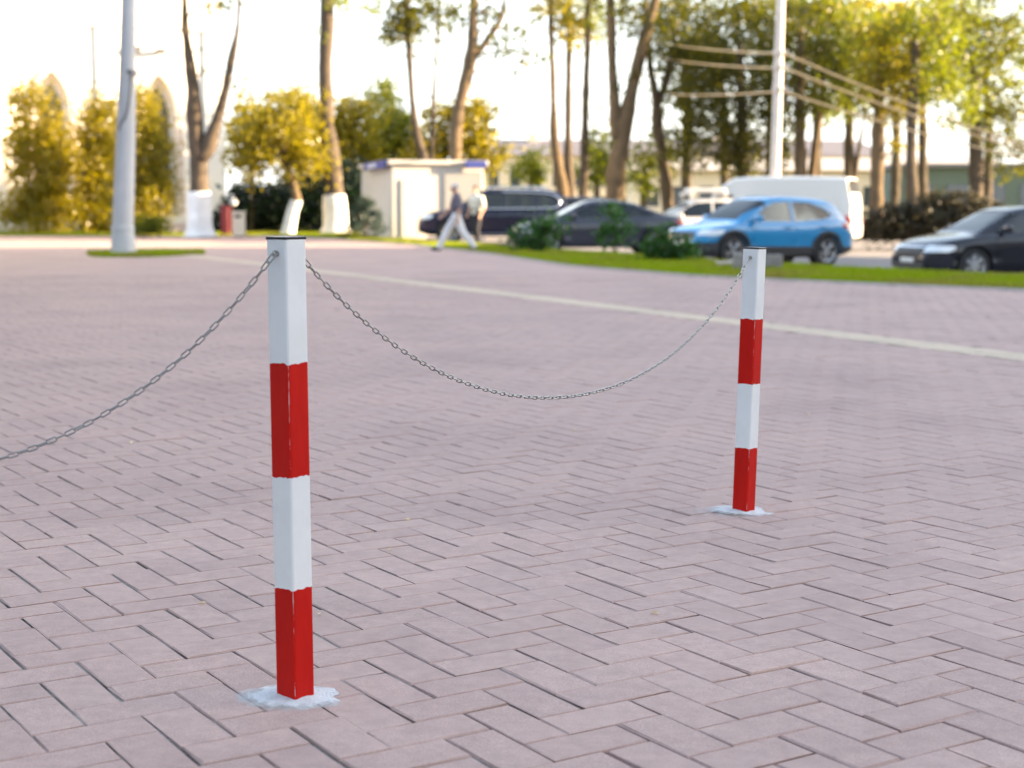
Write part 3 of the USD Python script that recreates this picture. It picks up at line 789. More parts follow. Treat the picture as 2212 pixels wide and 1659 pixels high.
def bush(name, label, pts, d, lm, leaf, seed, cat='bush', stems=5, per=26):
    r = np.random.default_rng(500 + seed)
    base = G(pts[0][0], 443 + EYE * F / d) if False else np.array([at(pts[0][0], 443, d)[0], d, 0.0])
    if base[0] > -4 and d > 50:
        base[2] = lot_z(*base[:2]) if contains_xy(poly_lot, *base[:2]) else 0
    t = thing(name, label, cat, base)
    P = []
    m = d / F
    tips = []
    for bx, by, rx, ry, cover in pts:
        c = at(bx, by, d) - base
        rad = np.array([rx * m, rx * m * .8, ry * m])
        n = int(-math.log(1 - min(cover, .985)) * math.pi * rad[0] * rad[2] / (leaf * leaf * 1.6 * .30))
        p, cc = clumps(c, rad, n, r, per, sigma=max(.06, min(.22, leaf * 1.6)))
        P.append(p); tips.append(cc)
    P = np.vstack(P); tips = np.vstack(tips)
    P = P[P[:, 2] > .02]
    st = [tube(spline([[r.normal(0, .05), r.normal(0, .05), -.02], tp * [.5, .5, .6], tp], 6), np.linspace(.014, .005, 6), 5) for tp in tips[r.integers(0, len(tips), stems)] if tp[2] > .05]
    obj('stems', cat_(st), M_BARK, t, smooth=True, kind='stuff')
    obj('foliage', leaf_cloud(P, leaf, r), lm, t)
    return t


bush('hedge', 'dark green hedge between the leaning tree and the straight whitewashed trunk', [(560, 450, 80, 62, .985), (640, 445, 90, 66, .985), (720, 440, 70, 70, .985), (752, 425, 34, 84, .98), (510, 455, 30, 55, .97)], 67, L_DRK, .14, 1, 'hedge', 10)
bush('hedge', 'low dark clipped bushes at the church foot beside the thuja', [(500, 475, 60, 30, .97), (450, 490, 30, 14, .95)], 68, L_DRK, .10, 2, 'hedge', 5)
bush('bush', 'bright yellow green bush at the foot of the thuja', [(310, 483, 36, 20, .97), (340, 488, 24, 14, .95)], 58, L_YGR, .07, 3)
bush('bush', 'leafy shrub on the verge in front of the dark sedan bonnet', [(1150, 512, 44, 32, .92), (1185, 500, 22, 34, .85), (1170, 470, 14, 22, .6)], 39.5, L_SHB, .085, 4)
bush('bush', 'thin leafy shrub on the verge before the sedan doors', [(1330, 505, 30, 36, .85), (1325, 465, 18, 30, .75), (1345, 480, 16, 24, .6)], 38, L_SHB, .085, 5)
bush('bush', 'dark green bush on the verge before the blue car grille', [(1440, 535, 44, 28, .95), (1480, 545, 36, 22, .95), (1425, 505, 16, 22, .7), (1405, 540, 20, 22, .85)], 33, L_SHB, .08, 6)
bush('bush', 'small yellow green tuft beside the pine sapling', [(752, 505, 12, 12, .9), (742, 508, 8, 8, .8)], 55, L_YGR, .06, 7, stems=3)
bush('bush', 'brownish tangled bushes behind the white van at the right', [(1890, 490, 50, 36, .95), (1940, 480, 50, 46, .95), (2010, 470, 60, 56, .97), (2090, 470, 70, 60, .97)], 54, L_BRN, .09, 8)

# pine sapling
t = thing('pine_sapling', 'small dark pine sapling on the grass left of the kiosk', 'pine', [at(790, 443, 53.5)[0], 53.5, 0])
r = np.random.default_rng(77)
obj('trunk', tube([[0, 0, -.02], [.02, 0, .7], [0, 0, 1.5]], [.035, .025, .008], 8), M_BARK, t, smooth=True)
pts = []
for k in range(34):
    z = .15 + 1.25 * (k / 34)
    L = .75 * (1 - z / 1.75) + .08
    a = k * 2.4 + r.normal(0, .3)
    e = np.array([math.cos(a) * L, math.sin(a) * L, z + .32 * L])
    s0 = np.array([0, 0, z])
    obj('branch', tube([s0, (s0 + e) / 2 - [0, 0, .03], e], [.012, .009, .004], 5), M_BARK, t)
    for q_ in np.linspace(.3, 1, 26):
        pts.append(s0 + (e - s0) * q_ + r.normal(0, .045, 3))
pts = np.repeat(np.array(pts), 3, 0) + r.normal(0, .03, (len(pts) * 3, 3))
obj('needles', leaf_cloud(pts, .026, r, 6), L_PIN, t)

for k, (x, y) in enumerate([(-19, 36), (-20, 28), (-21, 19), (-21, 10), (-20, 1), (-18, -8), (-12, -15), (-3, -18), (6, -19)]):  # unseen trees added to block low sky and darken the left bollard faces
    r = np.random.default_rng(900 + k)
    t = thing('tree', 'dense dark tree added unseen behind and left of the view to block low sky', 'tree', (x, y, 0), 0, 'added trees behind the view')
    obj('trunk', tube([[0, 0, -.1], [.1, 0, 3], [0, .1, 8]], [.3, .25, .12], 10, bump=.2, seed=k), M_BARK, t, smooth=True)
    P, _ = clumps(np.array([0, 0, 8.0]), np.array([5.0, 5.0, 6.6]), 4200, r, 40, .6, .3)
    obj('crown', leaf_cloud(P, .5, r), L_DRK, t)

# ------------------------------------------------------------------ posts and cables
lp = G(267, 552)
t = thing('lamp_post', 'tall white lamp post with a flared base at the left edge', 'lamp post', lp)
m = lp[1] / F
top = at(279, -60, lp[1]) - lp
zr = lambda y: (at(267, y, lp[1]) - lp)[2]
prof = [(0, -.05), (.30, -.05), (.305, .05), (.285, zr(520)), (.26, zr(500)), (.25, zr(496))]
obj('base', revolve(prof + [(0, zr(496))], 28), M_POLE, t, smooth=35)
obj('collar', revolve([(0, zr(498)), (.27, zr(498)), (.275, zr(494)), (.265, zr(489)), (0, zr(489))], 28), M_POLE, t, smooth=35)
obj('shaft', tube([[0, 0, zr(492)], np.array([top[0]*.42,top[1]*.42,top[2]*.42]), np.array([top[0]*.8,top[1]*.8,top[2]*.8]), top], [.25, .222, .175, .165], 24), M_POLE, t, smooth=35)
zb = zr(155)
xo = float(top[0] * zb / top[2])
obj('bracket', cat_([box(.42, .06, .05, (xo + .19, -.12, zb)), box(.36, .36, .06, (xo + .05, 0, zb - .08))]), M_CONC, t)
obj('bracket', trimesh.creation.cylinder(.19, .10, sections=24, transform=trimesh.transformations.translation_matrix([xo + .04, 0, zb - .02])), M_DARKMET, t)
obj('hanging_cable', tube(spline([[xo + .14, -.2, zb - .05], [xo + .10, -.24, zb - .6], [xo, -.26, zb - 1.05], [xo - .15, -.22, zb - 1.25], [xo - .21, -.1, zb - 1.5]], 14), .022, 6), M_DARKMET, t, smooth=True)

up = np.array([at(1671, 443, 53)[0], 53.0, 0]); up[2] = lot_z(*up[:2])
t = thing('utility_pole', 'pale concrete utility pole carrying cables, behind the white van', 'pole', up)
ptop = at(1688, -60, 53) - up
obj('shaft', tube([[0, 0, -.1], ptop * .5, ptop], [.185, .16, .14], 20), M_CONC, t, smooth=35)
for y in (118, 148, 196):
    c = at(1684 + (118 - y) * .02, y, 53) - up
    obj('bracket', cat_([box(.5, .07, .06, c + [0, -.16, 0]), box(.10, .10, .16, c + [-.2, -.17, .06]), box(.10, .10, .16, c + [.2, -.17, .06])]), M_CONC, t)
for k, (ya, yb, yl) in enumerate(((115, 258, 95), (147, 300, 128), (198, 330, 206))):
    A = at(1695, ya, 52.8)
    B = at(2240, (322, 331, 348)[k], 47)
    s_ = np.linspace(0, 1, 20)[:, None]
    P = A + (B - A) * s_ - np.array([0, 0, 1]) * (.12 * 4 * s_ * (1 - s_))
    obj('overhead_cable', tube(P, .032, 6), M_CABLE, smooth=True, label=('uppermost', 'middle', 'lowest')[k] + ' cable running right from the utility pole', cat='cable', group='cables on the utility pole')
    A = at(1676, ya, 52.8)
    B = at(1420, yl - 4, 80)
    P = A + (B - A) * s_ - np.array([0, 0, 1]) * (.10 * 4 * s_ * (1 - s_))
    obj('overhead_cable', tube(P, .032, 6), M_CABLE, smooth=True, label=('uppermost', 'middle', 'lowest')[k] + ' cable running left from the utility pole into the trees', cat='cable', group='cables on the utility pole')

# ------------------------------------------------------------------ buildings
M_CHURCH = mat('church_plaster', (.80, .76, .70), .85, .05, .8, .2, 12)
M_CHTRIM = mat('church_trim', (.62, .52, .47), .85, .08, .8)
M_KIOSK = mat('kiosk_panel', (.52, .48, .43), .6, .04, 1.0)
M_KBLUE = mat('kiosk_sign_blue', (.035, .05, .22), .4)
M_CREAM = mat('cream_wall', (.62, .52, .40), .85, .08, .3)
M_ROOF = mat('grey_roof', (.16, .145, .155), .7, .15, .3)
M_PANE = mat('window_pane', (.05, .06, .07), .08, coat=.5)
M_GREENW = mat('green_wall', (.10, .13, .11), .8, .1, .3)

# the church: a wall with lancet recesses, turned towards the sun
cz = at(488, 443, 72); cz[2] = 0
FN = math.radians(155)
fx = np.array([math.cos(FN), -math.sin(FN)])          # along the wall, to the left
ch_rot = math.atan2(-fx[1], -fx[0])
ch = thing('church', 'tall white church wall with a pointed arch, behind the forked tree', 'church', cz, ch_rot)
# local: x runs from the right corner (0) to the left (-), y into the building
wall = Manifold.cube((26, 12, 24)).translate((-26, 0, -.1))


def lancet(w, h, sp):
    pts = [(-w / 2, 0), (w / 2, 0), (w / 2, sp)]
    R_ = (w * w / 4 + (h - sp) ** 2) / w
    for a in np.linspace(0, 1, 9)[1:]:
        z = sp + (h - sp) * a
        pts.append((w / 2 - R_ + math.sqrt(max(R_ * R_ - (z - sp) ** 2, 0)), z))
    for a in np.linspace(1, 0, 9)[1:]:
        z = sp + (h - sp) * a
        pts.append((-w / 2 + R_ - math.sqrt(max(R_ * R_ - (z - sp) ** 2, 0)), z))
    return pts


def lancet_solid(w, h, sp, dep, x, z0, y0):
    c = CrossSection([lancet(w, h, sp)]).extrude(dep)
    return c.rotate((90, 0, 0)).translate((x, y0 + dep, z0))


arches = [(-2.95, 1.55), (-7.6, 1.55), (-12.4, 1.55), (-17.2, 1.55)]
for x, w in arches:
    wall = wall - lancet_solid(w, 6.6, 4.9, .7, x, .5, -.05)
obj('wall', wall, M_CHURCH, ch)
for x, w in arches:
    o = lancet_solid(w + .5, 6.95, 4.9, .12, x, .45, -.09) - lancet_solid(w, 6.6, 4.9, .5, x, .4, -.2)
    obj('arch_moulding', o, M_CHTRIM, ch)
    obj('arch_window', lancet_solid(w - .5, 5.6, 4.2, .08, x, .9, .52), M_PANE, ch)
for zc, hh in ((.25, .5), (9.0, .28), (16.5, .35)):
    obj('cornice', Manifold.cube((26.2, .25, hh)).translate((-26.1, -.19, zc)), M_CHURCH, ch)
for x in (-.45, -5.25, -10.0, -14.8):
    obj('buttress', Manifold.cube((.8, .14, 9)).translate((x - .4, -.12, 0)), M_CHURCH, ch)
for px, py in ((307, 107), (358, 112)):
    xs_ = np.linspace(-12, 0, 400)
    pw = cz[:2] + xs_[:, None] * np.array([math.cos(ch_rot), math.sin(ch_rot)])
    k = int(np.argmin(np.abs(pw[:, 0] / pw[:, 1] - (px - CX) / F)))
    obj('floodlight', rbox(.40, .34, .26, .04, (xs_[k], -.28, at(px, py, pw[k, 1])[2])), M_DARKMET, ch)

# white kiosk
kc = np.array([at(847, 443, 54.2)[0], 54.2, 0])
krot = math.atan2(.25, .97)
K = thing('kiosk', 'white box kiosk with a blue sign band, left of the dark blue SUV', 'kiosk', kc, krot)
KW, KD, KH = 3.25, 6.5, 2.62
obj('wall', rbox(KW, KD, KH, .03, (KW / 2, KD / 2, KH / 2 - .03)), M_KIOSK, K, smooth=35)
for i in range(5):                                            # panels of the long side
    for j in range(4):
        obj('wall_panel', rbox(.04, KD / 5 - .03, KH / 4 - .025, .008, (-.012, (i + .5) * KD / 5, (j + .5) * (KH - .1) / 4)), M_KIOSK, K)
obj('roof', rbox(KW + .3, KD + .3, .16, .03, (KW / 2, KD / 2, KH + .045)), M_KIOSK, K, smooth=35)
obj('sign', rbox(.10, 4.4, .27, .02, (-.22, 2.25, KH - .02)), M_KBLUE, K)
tx = meshkit.text_mesh('IIIIII', .12, .01)
obj('sign', rbox(.75, .10, .26, .02, (KW - .32, -.22, KH - .02)), M_KBLUE, K)
obj('sign_panel', rbox(.02, 1.9, .15, .005, (-.285, 2.5, KH - .02)), mat('sign_panel', (.45, .47, .58), .5), K)
obj('shutter', rbox(1.35, .05, 2.3, .01, (2.52, -.028, 1.2)), mat('shade_grey', (.27, .265, .26), .6), K)  # added panel: its grey stands in for shade on the right of the front
obj('door', rbox(.85, .05, 2.05, .01, (.75, -.022, 1.05)), M_KIOSK, K)
obj('plinth', Manifold.cube((KW + .06, KD + .06, .16)).translate((-.03, -.03, -.05)), mat('plinth', (.10, .11, .16), .8), K)

# far cream building
fb = at(1200, 443, 128); fb[2] = 0
B_ = thing('apartment_building', 'long cream building with a grey roof far behind the trunks', 'building', fb, math.radians(4))
zt = at(1200, 336, 128)[2]
zr_ = at(1200, 300, 128)[2]
wl = 34.0
W_ = Manifold.cube((wl, 10, zt)).translate((-6.5, 0, 0))
xs = np.arange(-5.5, wl - 7.5, 1.75)
rows = [(.6, 1.3), (2.7, 1.3)]
for x in xs:
    for z0, hh in rows:
        W_ = W_ - Manifold.cube((.85, .4, hh)).translate((x, -.1, z0))
obj('wall', W_, M_CREAM, B_)
for x in xs:
    for z0, hh in rows:
        w_ = obj('window', box(.85, .03, hh, (x + .425, .15, z0 + hh / 2)), M_PANE, B_)
roof = Manifold.hull_points([(-7, -.5, zt), (wl - 6, -.5, zt), (wl - 6, 10.5, zt), (-7, 10.5, zt), (-5, 4, zr_ + .1), (wl - 8, 4, zr_ + .1), (wl - 8, 6, zr_ + .1), (-5, 6, zr_ + .1)])
rf = obj('roof', roof, M_ROOF, B_)
obj('chimney', box(.7, .7, 1.4, (-1.6, 3.5, zr_ - .1)), M_CREAM, rf)
obj('chimney', box(.7, .7, 1.4, (14, 3.5, zr_ - .1)), M_CREAM, rf)
# pale building behind the right hand trees, and a dark green one at the edge
fb = at(1640, 443, 110); fb[2] = 0
B2 = thing('apartment_building', 'low cream and pink building glimpsed under the green crowns', 'building', fb, math.radians(-3))
W_ = Manifold.cube((26, 9, 3.6)).translate((-9, 0, 0))
xs = np.arange(-8, 16, 1.9)
for x in xs:
    W_ = W_ - Manifold.cube((1, .4, 1.4)).translate((x, -.1, 1.1))
obj('wall', W_, M_CREAM, B2)
for x in xs:
    obj('window', box(1, .03, 1.4, (x + .5, .15, 1.8)), M_PANE, B2)
obj('roof', Manifold.hull_points([(-9.5, -.5, 3.6), (17.5, -.5, 3.6), (17.5, 9.5, 3.6), (-9.5, 9.5, 3.6), (-9, 4.5, 4.6), (17, 4.5, 4.6)]), mat('pale_roof', (.46, .41, .36), .8), B2)
fb = at(2080, 443, 97); fb[2] = 0
B3 = thing('shop_building', 'dark green building behind the trees at the right edge', 'building', fb, math.radians(-6))
obj('wall', Manifold.cube((16, 8, 3.5)).translate((-4, 0, 0)), M_GREENW, B3)
for x in np.arange(-3.2, 10, 2.2):
    f_ = obj('window', box(1.3, .06, 1.3, (x + .65, -.02, 1.8)), M_PANE, B3)
obj('roof', Manifold.cube((16.6, 8.6, .25)).translate((-4.3, -.3, 3.5)), M_ROOF, B3)
# unseen tall block put past the right edge to keep the plaza in shade
B4 = thing('office_building', 'long unseen block past the right edge of the picture, put there to shade the plaza', 'building', (60, -50, 0))
obj('wall', Manifold.cube((14, 97, 21.5)).translate((0, 0, -.5)), mat('shade_block_wall', (.46, .42, .38), .85, .06, .4), B4)
for j in range(5):
    for i in range(22):
        obj('window', box(.06, 2.2, 1.7, (-.02, 3 + i * 4.3, 2.2 + j * 3.6)), M_PANE, B4)
obj('roof', Manifold.cube((14.8, 97.8, .4)).translate((-.4, -.4, 21)), M_ROOF, B4)

# ------------------------------------------------------------------ cars
def interp(points):
    xs_, ys_ = np.array(points, float).T
    from scipy.interpolate import PchipInterpolator
    f = PchipInterpolator(xs_, ys_)
    return lambda x: f(np.clip(x, xs_[0], xs_[-1]))


def loft(sections):
    """A closed solid through rings of equal point count."""
    S_ = np.array(sections)
    k, n = S_.shape[:2]
    V_ = S_.reshape(-1, 3)
    a = np.arange(n); b = (a + 1) % n
    Fc = []
    for i in range(k - 1):
        Fc.append(np.stack([i * n + a, i * n + b, (i + 1) * n + b], 1)); Fc.append(np.stack([i * n + a, (i + 1) * n + b, (i + 1) * n + a], 1))
    V_ = np.vstack([V_, S_[0].mean(0), S_[-1].mean(0)])
    Fc.append(np.stack([b, a, np.full(n, k * n)], 1)); Fc.append(np.stack([(k - 1) * n + a, (k - 1) * n + b, np.full(n, k * n + 1)], 1))
    Fc = np.vstack(Fc)
    m_ = Manifold(m3.Mesh(V_.astype(np.float32), Fc.astype(np.uint32)))
    if m_.volume() < 0:
        m_ = Manifold(m3.Mesh(V_.astype(np.float32), Fc[:, ::-1].astype(np.uint32)))
    return m_


def car(name, label, spec, loc, heading, paint, cat='car', tilt=(0, 0)):
    """heading: compass angle (from +y towards +x) of the nose. Local x forward, y left, z up."""
    t = UsdGeom.Xform.Define(stage, numbered('/World', name))
    t.AddTranslateOp().Set(Gf.Vec3d(*map(float, loc)))
    t.AddRotateZOp().Set(90 - math.degrees(heading))
    t.AddRotateYOp().Set(tilt[0])
    t = tag(t.GetPrim(), label, cat)
    xf, xr = spec['xf'], spec['xr']
    W = spec['w'] / 2
    belt, roofl = interp(spec['belt']), interp(spec['roof'])
    plan = interp(spec.get('plan') or [(xr, W * .80), (xr + .12, W * .91), (xr + .5, W * .985), (0, W), (xf - .7, W * .975), (xf - .25, W * .87), (xf, W * .66)])
    zs = interp(spec['sill'])
    g0, g1 = spec['gx']                                 # greenhouse from rear to front
    shoulder = spec.get('shoulder', .09)
    wt = spec.get('tumble', .17)

    def lower(o=0.0):
        rings = []
        for x in np.unique(np.r_[np.linspace(xr, xr + .4, 7), np.linspace(xr + .4, xf - .5, 22), np.linspace(xf - .5, xf, 10)]):
            w, zb_, z0 = float(plan(x)) + o, float(belt(x)) + o, float(zs(x)) - o
            h = zb_ - z0
            half = [(w * .80, z0), (w * .95, z0 + .05), (w * .985, z0 + .28 * h), (w * .965, z0 + .40 * h), (w, z0 + .62 * h), (w * .99, z0 + .80 * h), (w - shoulder * .45, zb_ - .035), (w - shoulder, zb_), (w * .55, zb_ + .035), (w * .2, zb_ + .045)]
            xx = x + (o if x == xf else -o if x == xr else 0)
            rings.append([(xx, y, z) for y, z in half] + [(xx, -y, z) for y, z in half[::-1]])
        return loft(rings)

    def green(o=0.0):
        rings = []
        for x in np.linspace(g0 + o * 1.2, g1 - o * 1.2, 34):
            zb_ = float(belt(x)) - .05
            zr2 = max(float(roofl(x)) - o, zb_ + .02)
            w = float(plan(x)) - shoulder - .005 - o
            top_w = w - wt * (zr2 - zb_) / .55
            hgt = zr2 - zb_
            e = min(.10, hgt * .45)
            half = [(w, zb_), (w - (w - top_w) * .35, zb_ + hgt * .40), (w - (w - top_w) * .75, zr2 - e), (top_w - .03, zr2 - e * .42), (top_w - .10, zr2 - e * .12), (top_w * .5, zr2)]
            rings.append([(x, y, z) for y, z in half] + [(x, -y, z) for y, z in half[::-1]])
        return loft(rings)
    low = lower()
    gh = green()
    side = [CrossSection([p]).extrude(4).rotate((90, 0, 0)).translate((0, 2, 0)) for p in spec['windows']]   # (x, z) outlines cut through both sides
    side = [s_ if s_.volume() > 0 else s_ for s_ in side]
    wl_ = W - shoulder - .10
    ends = []
    for (xa, xb) in spec.get('screens', []):
        ends.append(Manifold.hull_points([(x, y, z) for x, yy in ((xa, wl_ - .02), (xb, wl_ - .12)) for y in (-yy, yy) for z in (.5, 3)]))
    shell = gh - green(.045)
    for s_ in side + ends:
        shell = shell - s_
    rw = spec['rw']
    body = low
    for x in spec['wheels']:
        for s_ in (-1, 1):
            body = body - Manifold.cylinder(.44, rw + .055, rw + .055, 28).rotate((90, 0, 0)).translate((x, s_ * W + (.2 if s_ > 0 else .24), rw))
    for x, z0, z1 in spec.get('seams', []):
        for s_ in (-1, 1):
            body = body - Manifold.cube((.012, .09, z1 - z0)).translate((x, s_ * (W - .005) - .045, z0))
    body = body + shell
    obj('body', body, paint, t, smooth=32)
    pane = green(.014) - green(.022)
    for k, s_ in enumerate(side):
        for sg in (-1, 1):
            half = Manifold.cube((8, 2, 3)).translate((-4, 0 if sg > 0 else -2, 0))
            p_ = pane ^ s_ ^ half
            if p_.num_tri():
                obj('side_window', p_, M_GLASS, t, smooth=30)
    for k, s_ in enumerate(ends):
        p_ = pane ^ s_
        if p_.num_tri():
            obj('windscreen' if k == 0 else 'rear_window', p_, M_GLASS, t, smooth=30)
    skin = lower(.010) - lower(-.012)
    for nm, mt, regions in spec.get('patches', []):
        for c, sz in regions:
            p_ = skin ^ rbox(*sz, min(sz) * .25, c)
            if p_.num_tri():
                obj(nm, p_, mt, t, smooth=30)
    trim = spec.get('cladding')
    if trim:
        c_ = (lower(.014) - lower(-.01)) ^ Manifold.cube((xf - xr + 1, 3, trim - .0)).translate((xr - .5, -1.5, 0))
        for x in spec['wheels']:
            c_ = c_ - Manifold.cylinder(3, rw + .05, rw + .05, 28).rotate((90, 0, 0)).translate((x, 1.5, rw))
        obj('sill_cladding', c_, M_TRIM, t, smooth=32)
        for x in spec['wheels']:
            for s_ in (-1, 1):
                ringc = (Manifold.cylinder(.5, rw + .115, rw + .115, 32) - Manifold.cylinder(.5, rw + .05, rw + .05, 32)).rotate((90, 0, 0)).translate((x, s_ * W + .25, rw))
                a_ = (lower(.022) - lower(-.01)) ^ ringc
                if a_.num_tri():
                    obj('arch_trim', a_, M_TRIM, t, smooth=32)
    inner_floor = (low ^ Manifold.cube((xf - xr - .3, W * 2 - .34, .1)).translate((xr + .15, -W + .17, float(zs(0)) + .02)))
    obj('underbody', inner_floor, M_TRIM, t)
    for x in spec['wheels']:
        for s_ in (-1, 1):
            y = s_ * (W - .125)
            ln = trimesh.creation.cylinder(rw + .04, .02, sections=24); ln.apply_transform(trimesh.transformations.rotation_matrix(math.pi / 2, [1, 0, 0])); ln.apply_translation([x, s_ * (W - .226), rw])
            obj('wheel_well', ln, M_TRIM, t)
            tw = .105
            tp = [(rw * .66, -tw), (rw * .93, -tw), (rw, -tw * .72), (rw, tw * .72), (rw * .93, tw), (rw * .66, tw), (rw * .66, -tw)]
            ty = revolve(tp, 32); ty.apply_transform(trimesh.transformations.rotation_matrix(math.pi / 2, [1, 0, 0])); ty.apply_translation([x, y, rw])
            wh = obj('wheel', ty, M_TYRE, t, smooth=35, label=None)
            rim = [revolve([(rw * .60, -tw * .8), (rw * .67, -tw * .95), (rw * .67, tw * .95), (rw * .60, tw * .8), (rw * .60, -tw * .8)], 32)]
            ns = spec.get('spokes', 5)
            for k in range(ns):
                a = k * 2 * math.pi / ns + .3
                for dd in (-.16, .16):
                    P0 = np.array([math.cos(a) * rw * .10, math.sin(a) * rw * .10, tw * .72]); P1 = np.array([math.cos(a + dd) * rw * .62, math.sin(a + dd) * rw * .62, tw * .82])
                    rim.append(tube([P0, P1], [.026, .021], 6))
            rim.append(trimesh.creation.cylinder(rw * .15, tw * .5, sections=16, transform=trimesh.transformations.translation_matrix([0, 0, tw * .62])))
            rm = cat_(rim)
            rm.apply_transform(trimesh.transformations.rotation_matrix(-s_ * math.pi / 2, [1, 0, 0])); rm.apply_translation([x, y, rw])
            obj('rim', rm, M_RIM, wh, smooth=35)
            hub = revolve([(0, -.01), (rw * .6, -.01), (rw * .6, .01), (0, .01)], 24); hub.apply_transform(trimesh.transformations.rotation_matrix(math.pi / 2, [1, 0, 0])); hub.apply_translation([x, y - s_ * .02, rw])
            obj('brake_disc', hub, M_TRIM, wh)
    if spec.get('mirror'):
        mx, mz = spec['mirror']
        for s_ in (-1, 1):
            obj('mirror', rbox(.13, .22, .15, .045, (mx, s_ * (W + .06), mz + .03)) + rbox(.06, .16, .05, .02, (mx, s_ * (W - .05), mz - .02)), paint if spec.get('mirror_paint', True) else M_TRIM, t, smooth=35)
    for x, z in spec.get('handles', []):
        for s_ in (-1, 1):
            obj('door_handle', rbox(.20, .045, .03, .012, (x, s_ * (W * .992), z)), paint, t, smooth=35)
    for x in spec.get('seats', []):
        for y in (-.38, .38):
            zb_ = float(belt(x))
            obj('seat', rbox(.16, .46, .42, .07, (x, y, zb_ + .04)) + rbox(.10, .24, .17, .045, (x - .04, y, zb_ + .33)), M_SEAT, t, smooth=40)
    return t


PB = mat('paint_blue', (.001, .19, .41), .28, coat=.9)
PN = mat('paint_navy', (.006, .007, .022), .18, coat=.35, spec=.25)
PG = mat('paint_graphite', (.045, .045, .058), .2, coat=.5, spec=.3)
PW_ = mat('paint_white', (.56, .535, .50), .35, coat=.5)
PD = mat('paint_dark', (.012, .012, .017), .2, coat=.4, spec=.3)

crossover = dict(xf=2.16, xr=-2.22, w=1.84, rw=.36, wheels=(1.32, -1.33),
    belt=[(-2.22, .86), (-2.1, .98), (-1.7, 1.06), (-.6, .99), (.8, .965), (1.15, .96), (1.6, .90), (1.95, .80), (2.1, .68), (2.16, .55)],
    roof=[(-2.12, .95), (-1.95, 1.18), (-1.72, 1.42), (-1.5, 1.53), (-.9, 1.585), (-.2, 1.60), (.25, 1.55), (.6, 1.38), (1.2, .97)],
    sill=[(-2.22, .42), (-2.0, .30), (-1.2, .24), (1.2, .22), (1.9, .24), (2.16, .34)], gx=(-2.12, 1.2),
    windows=[[(.78, 1.03), (.42, 1.30), (.12, 1.44), (-.34, 1.475), (-.36, 1.03)], [(-.44, 1.03), (-.42, 1.475), (-.9, 1.46), (-1.28, 1.35), (-1.55, 1.20), (-1.3, 1.09)]],
    screens=[(.34, 1.08), (-1.98, -1.66)], seams=[(.80, .42, .97), (-.40, .36, 1.0), (-1.32, .7, 1.0)],
    patches=[('headlight', M_LAMP, [((1.86, .70, .765), (.62, .34, .13)), ((1.86, -.70, .765), (.62, .34, .13))]),
             ('grille', M_TRIM, [((2.2, 0, .66), (.5, .92, .22)), ((2.2, 0, .42), (.5, 1.0, .12))]),
             ('grille_bar', M_CHROME, [((2.16, .42, .64), (.4, .06, .26)), ((2.16, -.42, .64), (.4, .06, .26)), ((2.16, 0, .55), (.4, .8, .05))]),
             ('fog_lamp_pocket', M_TRIM, [((1.98, .68, .47), (.5, .34, .14)), ((1.98, -.68, .47), (.5, .34, .14))]),
             ('number_plate', M_PLATE, [((2.2, 0, .50), (.3, .5, .10))]),
             ('tail_light', M_TAIL, [((-2.02, .74, .95), (.5, .3, .16)), ((-2.02, -.74, .95), (.5, .3, .16))])],
    cladding=.47, mirror=(.72, 1.06), handles=[(-.18, .90), (-1.18, .92)], seats=(.1, -.75))
sedan = dict(xf=2.36, xr=-2.32, w=1.86, rw=.335, wheels=(1.42, -1.42),
    belt=[(-2.32, .78), (-2.22, .96), (-1.8, 1.02), (-1.0, .98), (.6, .93), (1.1, .92), (1.7, .85), (2.1, .75), (2.27, .64), (2.36, .52)],
    roof=[(-1.85, 1.02), (-1.5, 1.17), (-1.0, 1.36), (-.5, 1.45), (0, 1.47), (.35, 1.43), (.75, 1.25), (1.35, .93)],
    sill=[(-2.32, .36), (-2.1, .25), (-1.2, .19), (1.2, .18), (2.0, .19), (2.36, .28)], gx=(-1.86, 1.36), tumble=.19,
    windows=[[(.95, .99), (.62, 1.18), (.28, 1.33), (-.28, 1.375), (-.30, .99)], [(-.38, .99), (-.36, 1.375), (-.75, 1.33), (-1.2, 1.19), (-1.45, 1.06), (-1.2, 1.0)]],
    screens=[(.5, 1.24), (-1.7, -1.0)], seams=[(.95, .34, .94), (-.34, .30, .96), (-1.15, .6, .96)],
    patches=[('headlight', M_LAMP, [((2.08, .70, .66), (.62, .36, .13)), ((2.08, -.70, .66), (.62, .36, .13))]),
             ('grille', M_TRIM, [((2.4, 0, .58), (.4, .95, .18)), ((2.4, 0, .34), (.4, 1.2, .12))]),
             ('grille_bar', M_CHROME, [((2.36, 0, .69), (.4, 1.0, .03))]),
             ('number_plate', M_PLATE, [((2.4, 0, .43), (.3, .5, .10))]),
             ('tail_light', M_TAIL, [((-2.2, .68, .86), (.4, .4, .14)), ((-2.2, -.68, .86), (.4, .4, .14))])],
    mirror=(.80, 1.0), handles=[(-.12, .84), (-1.02, .86)], seats=(.1, -.8), spokes=7)
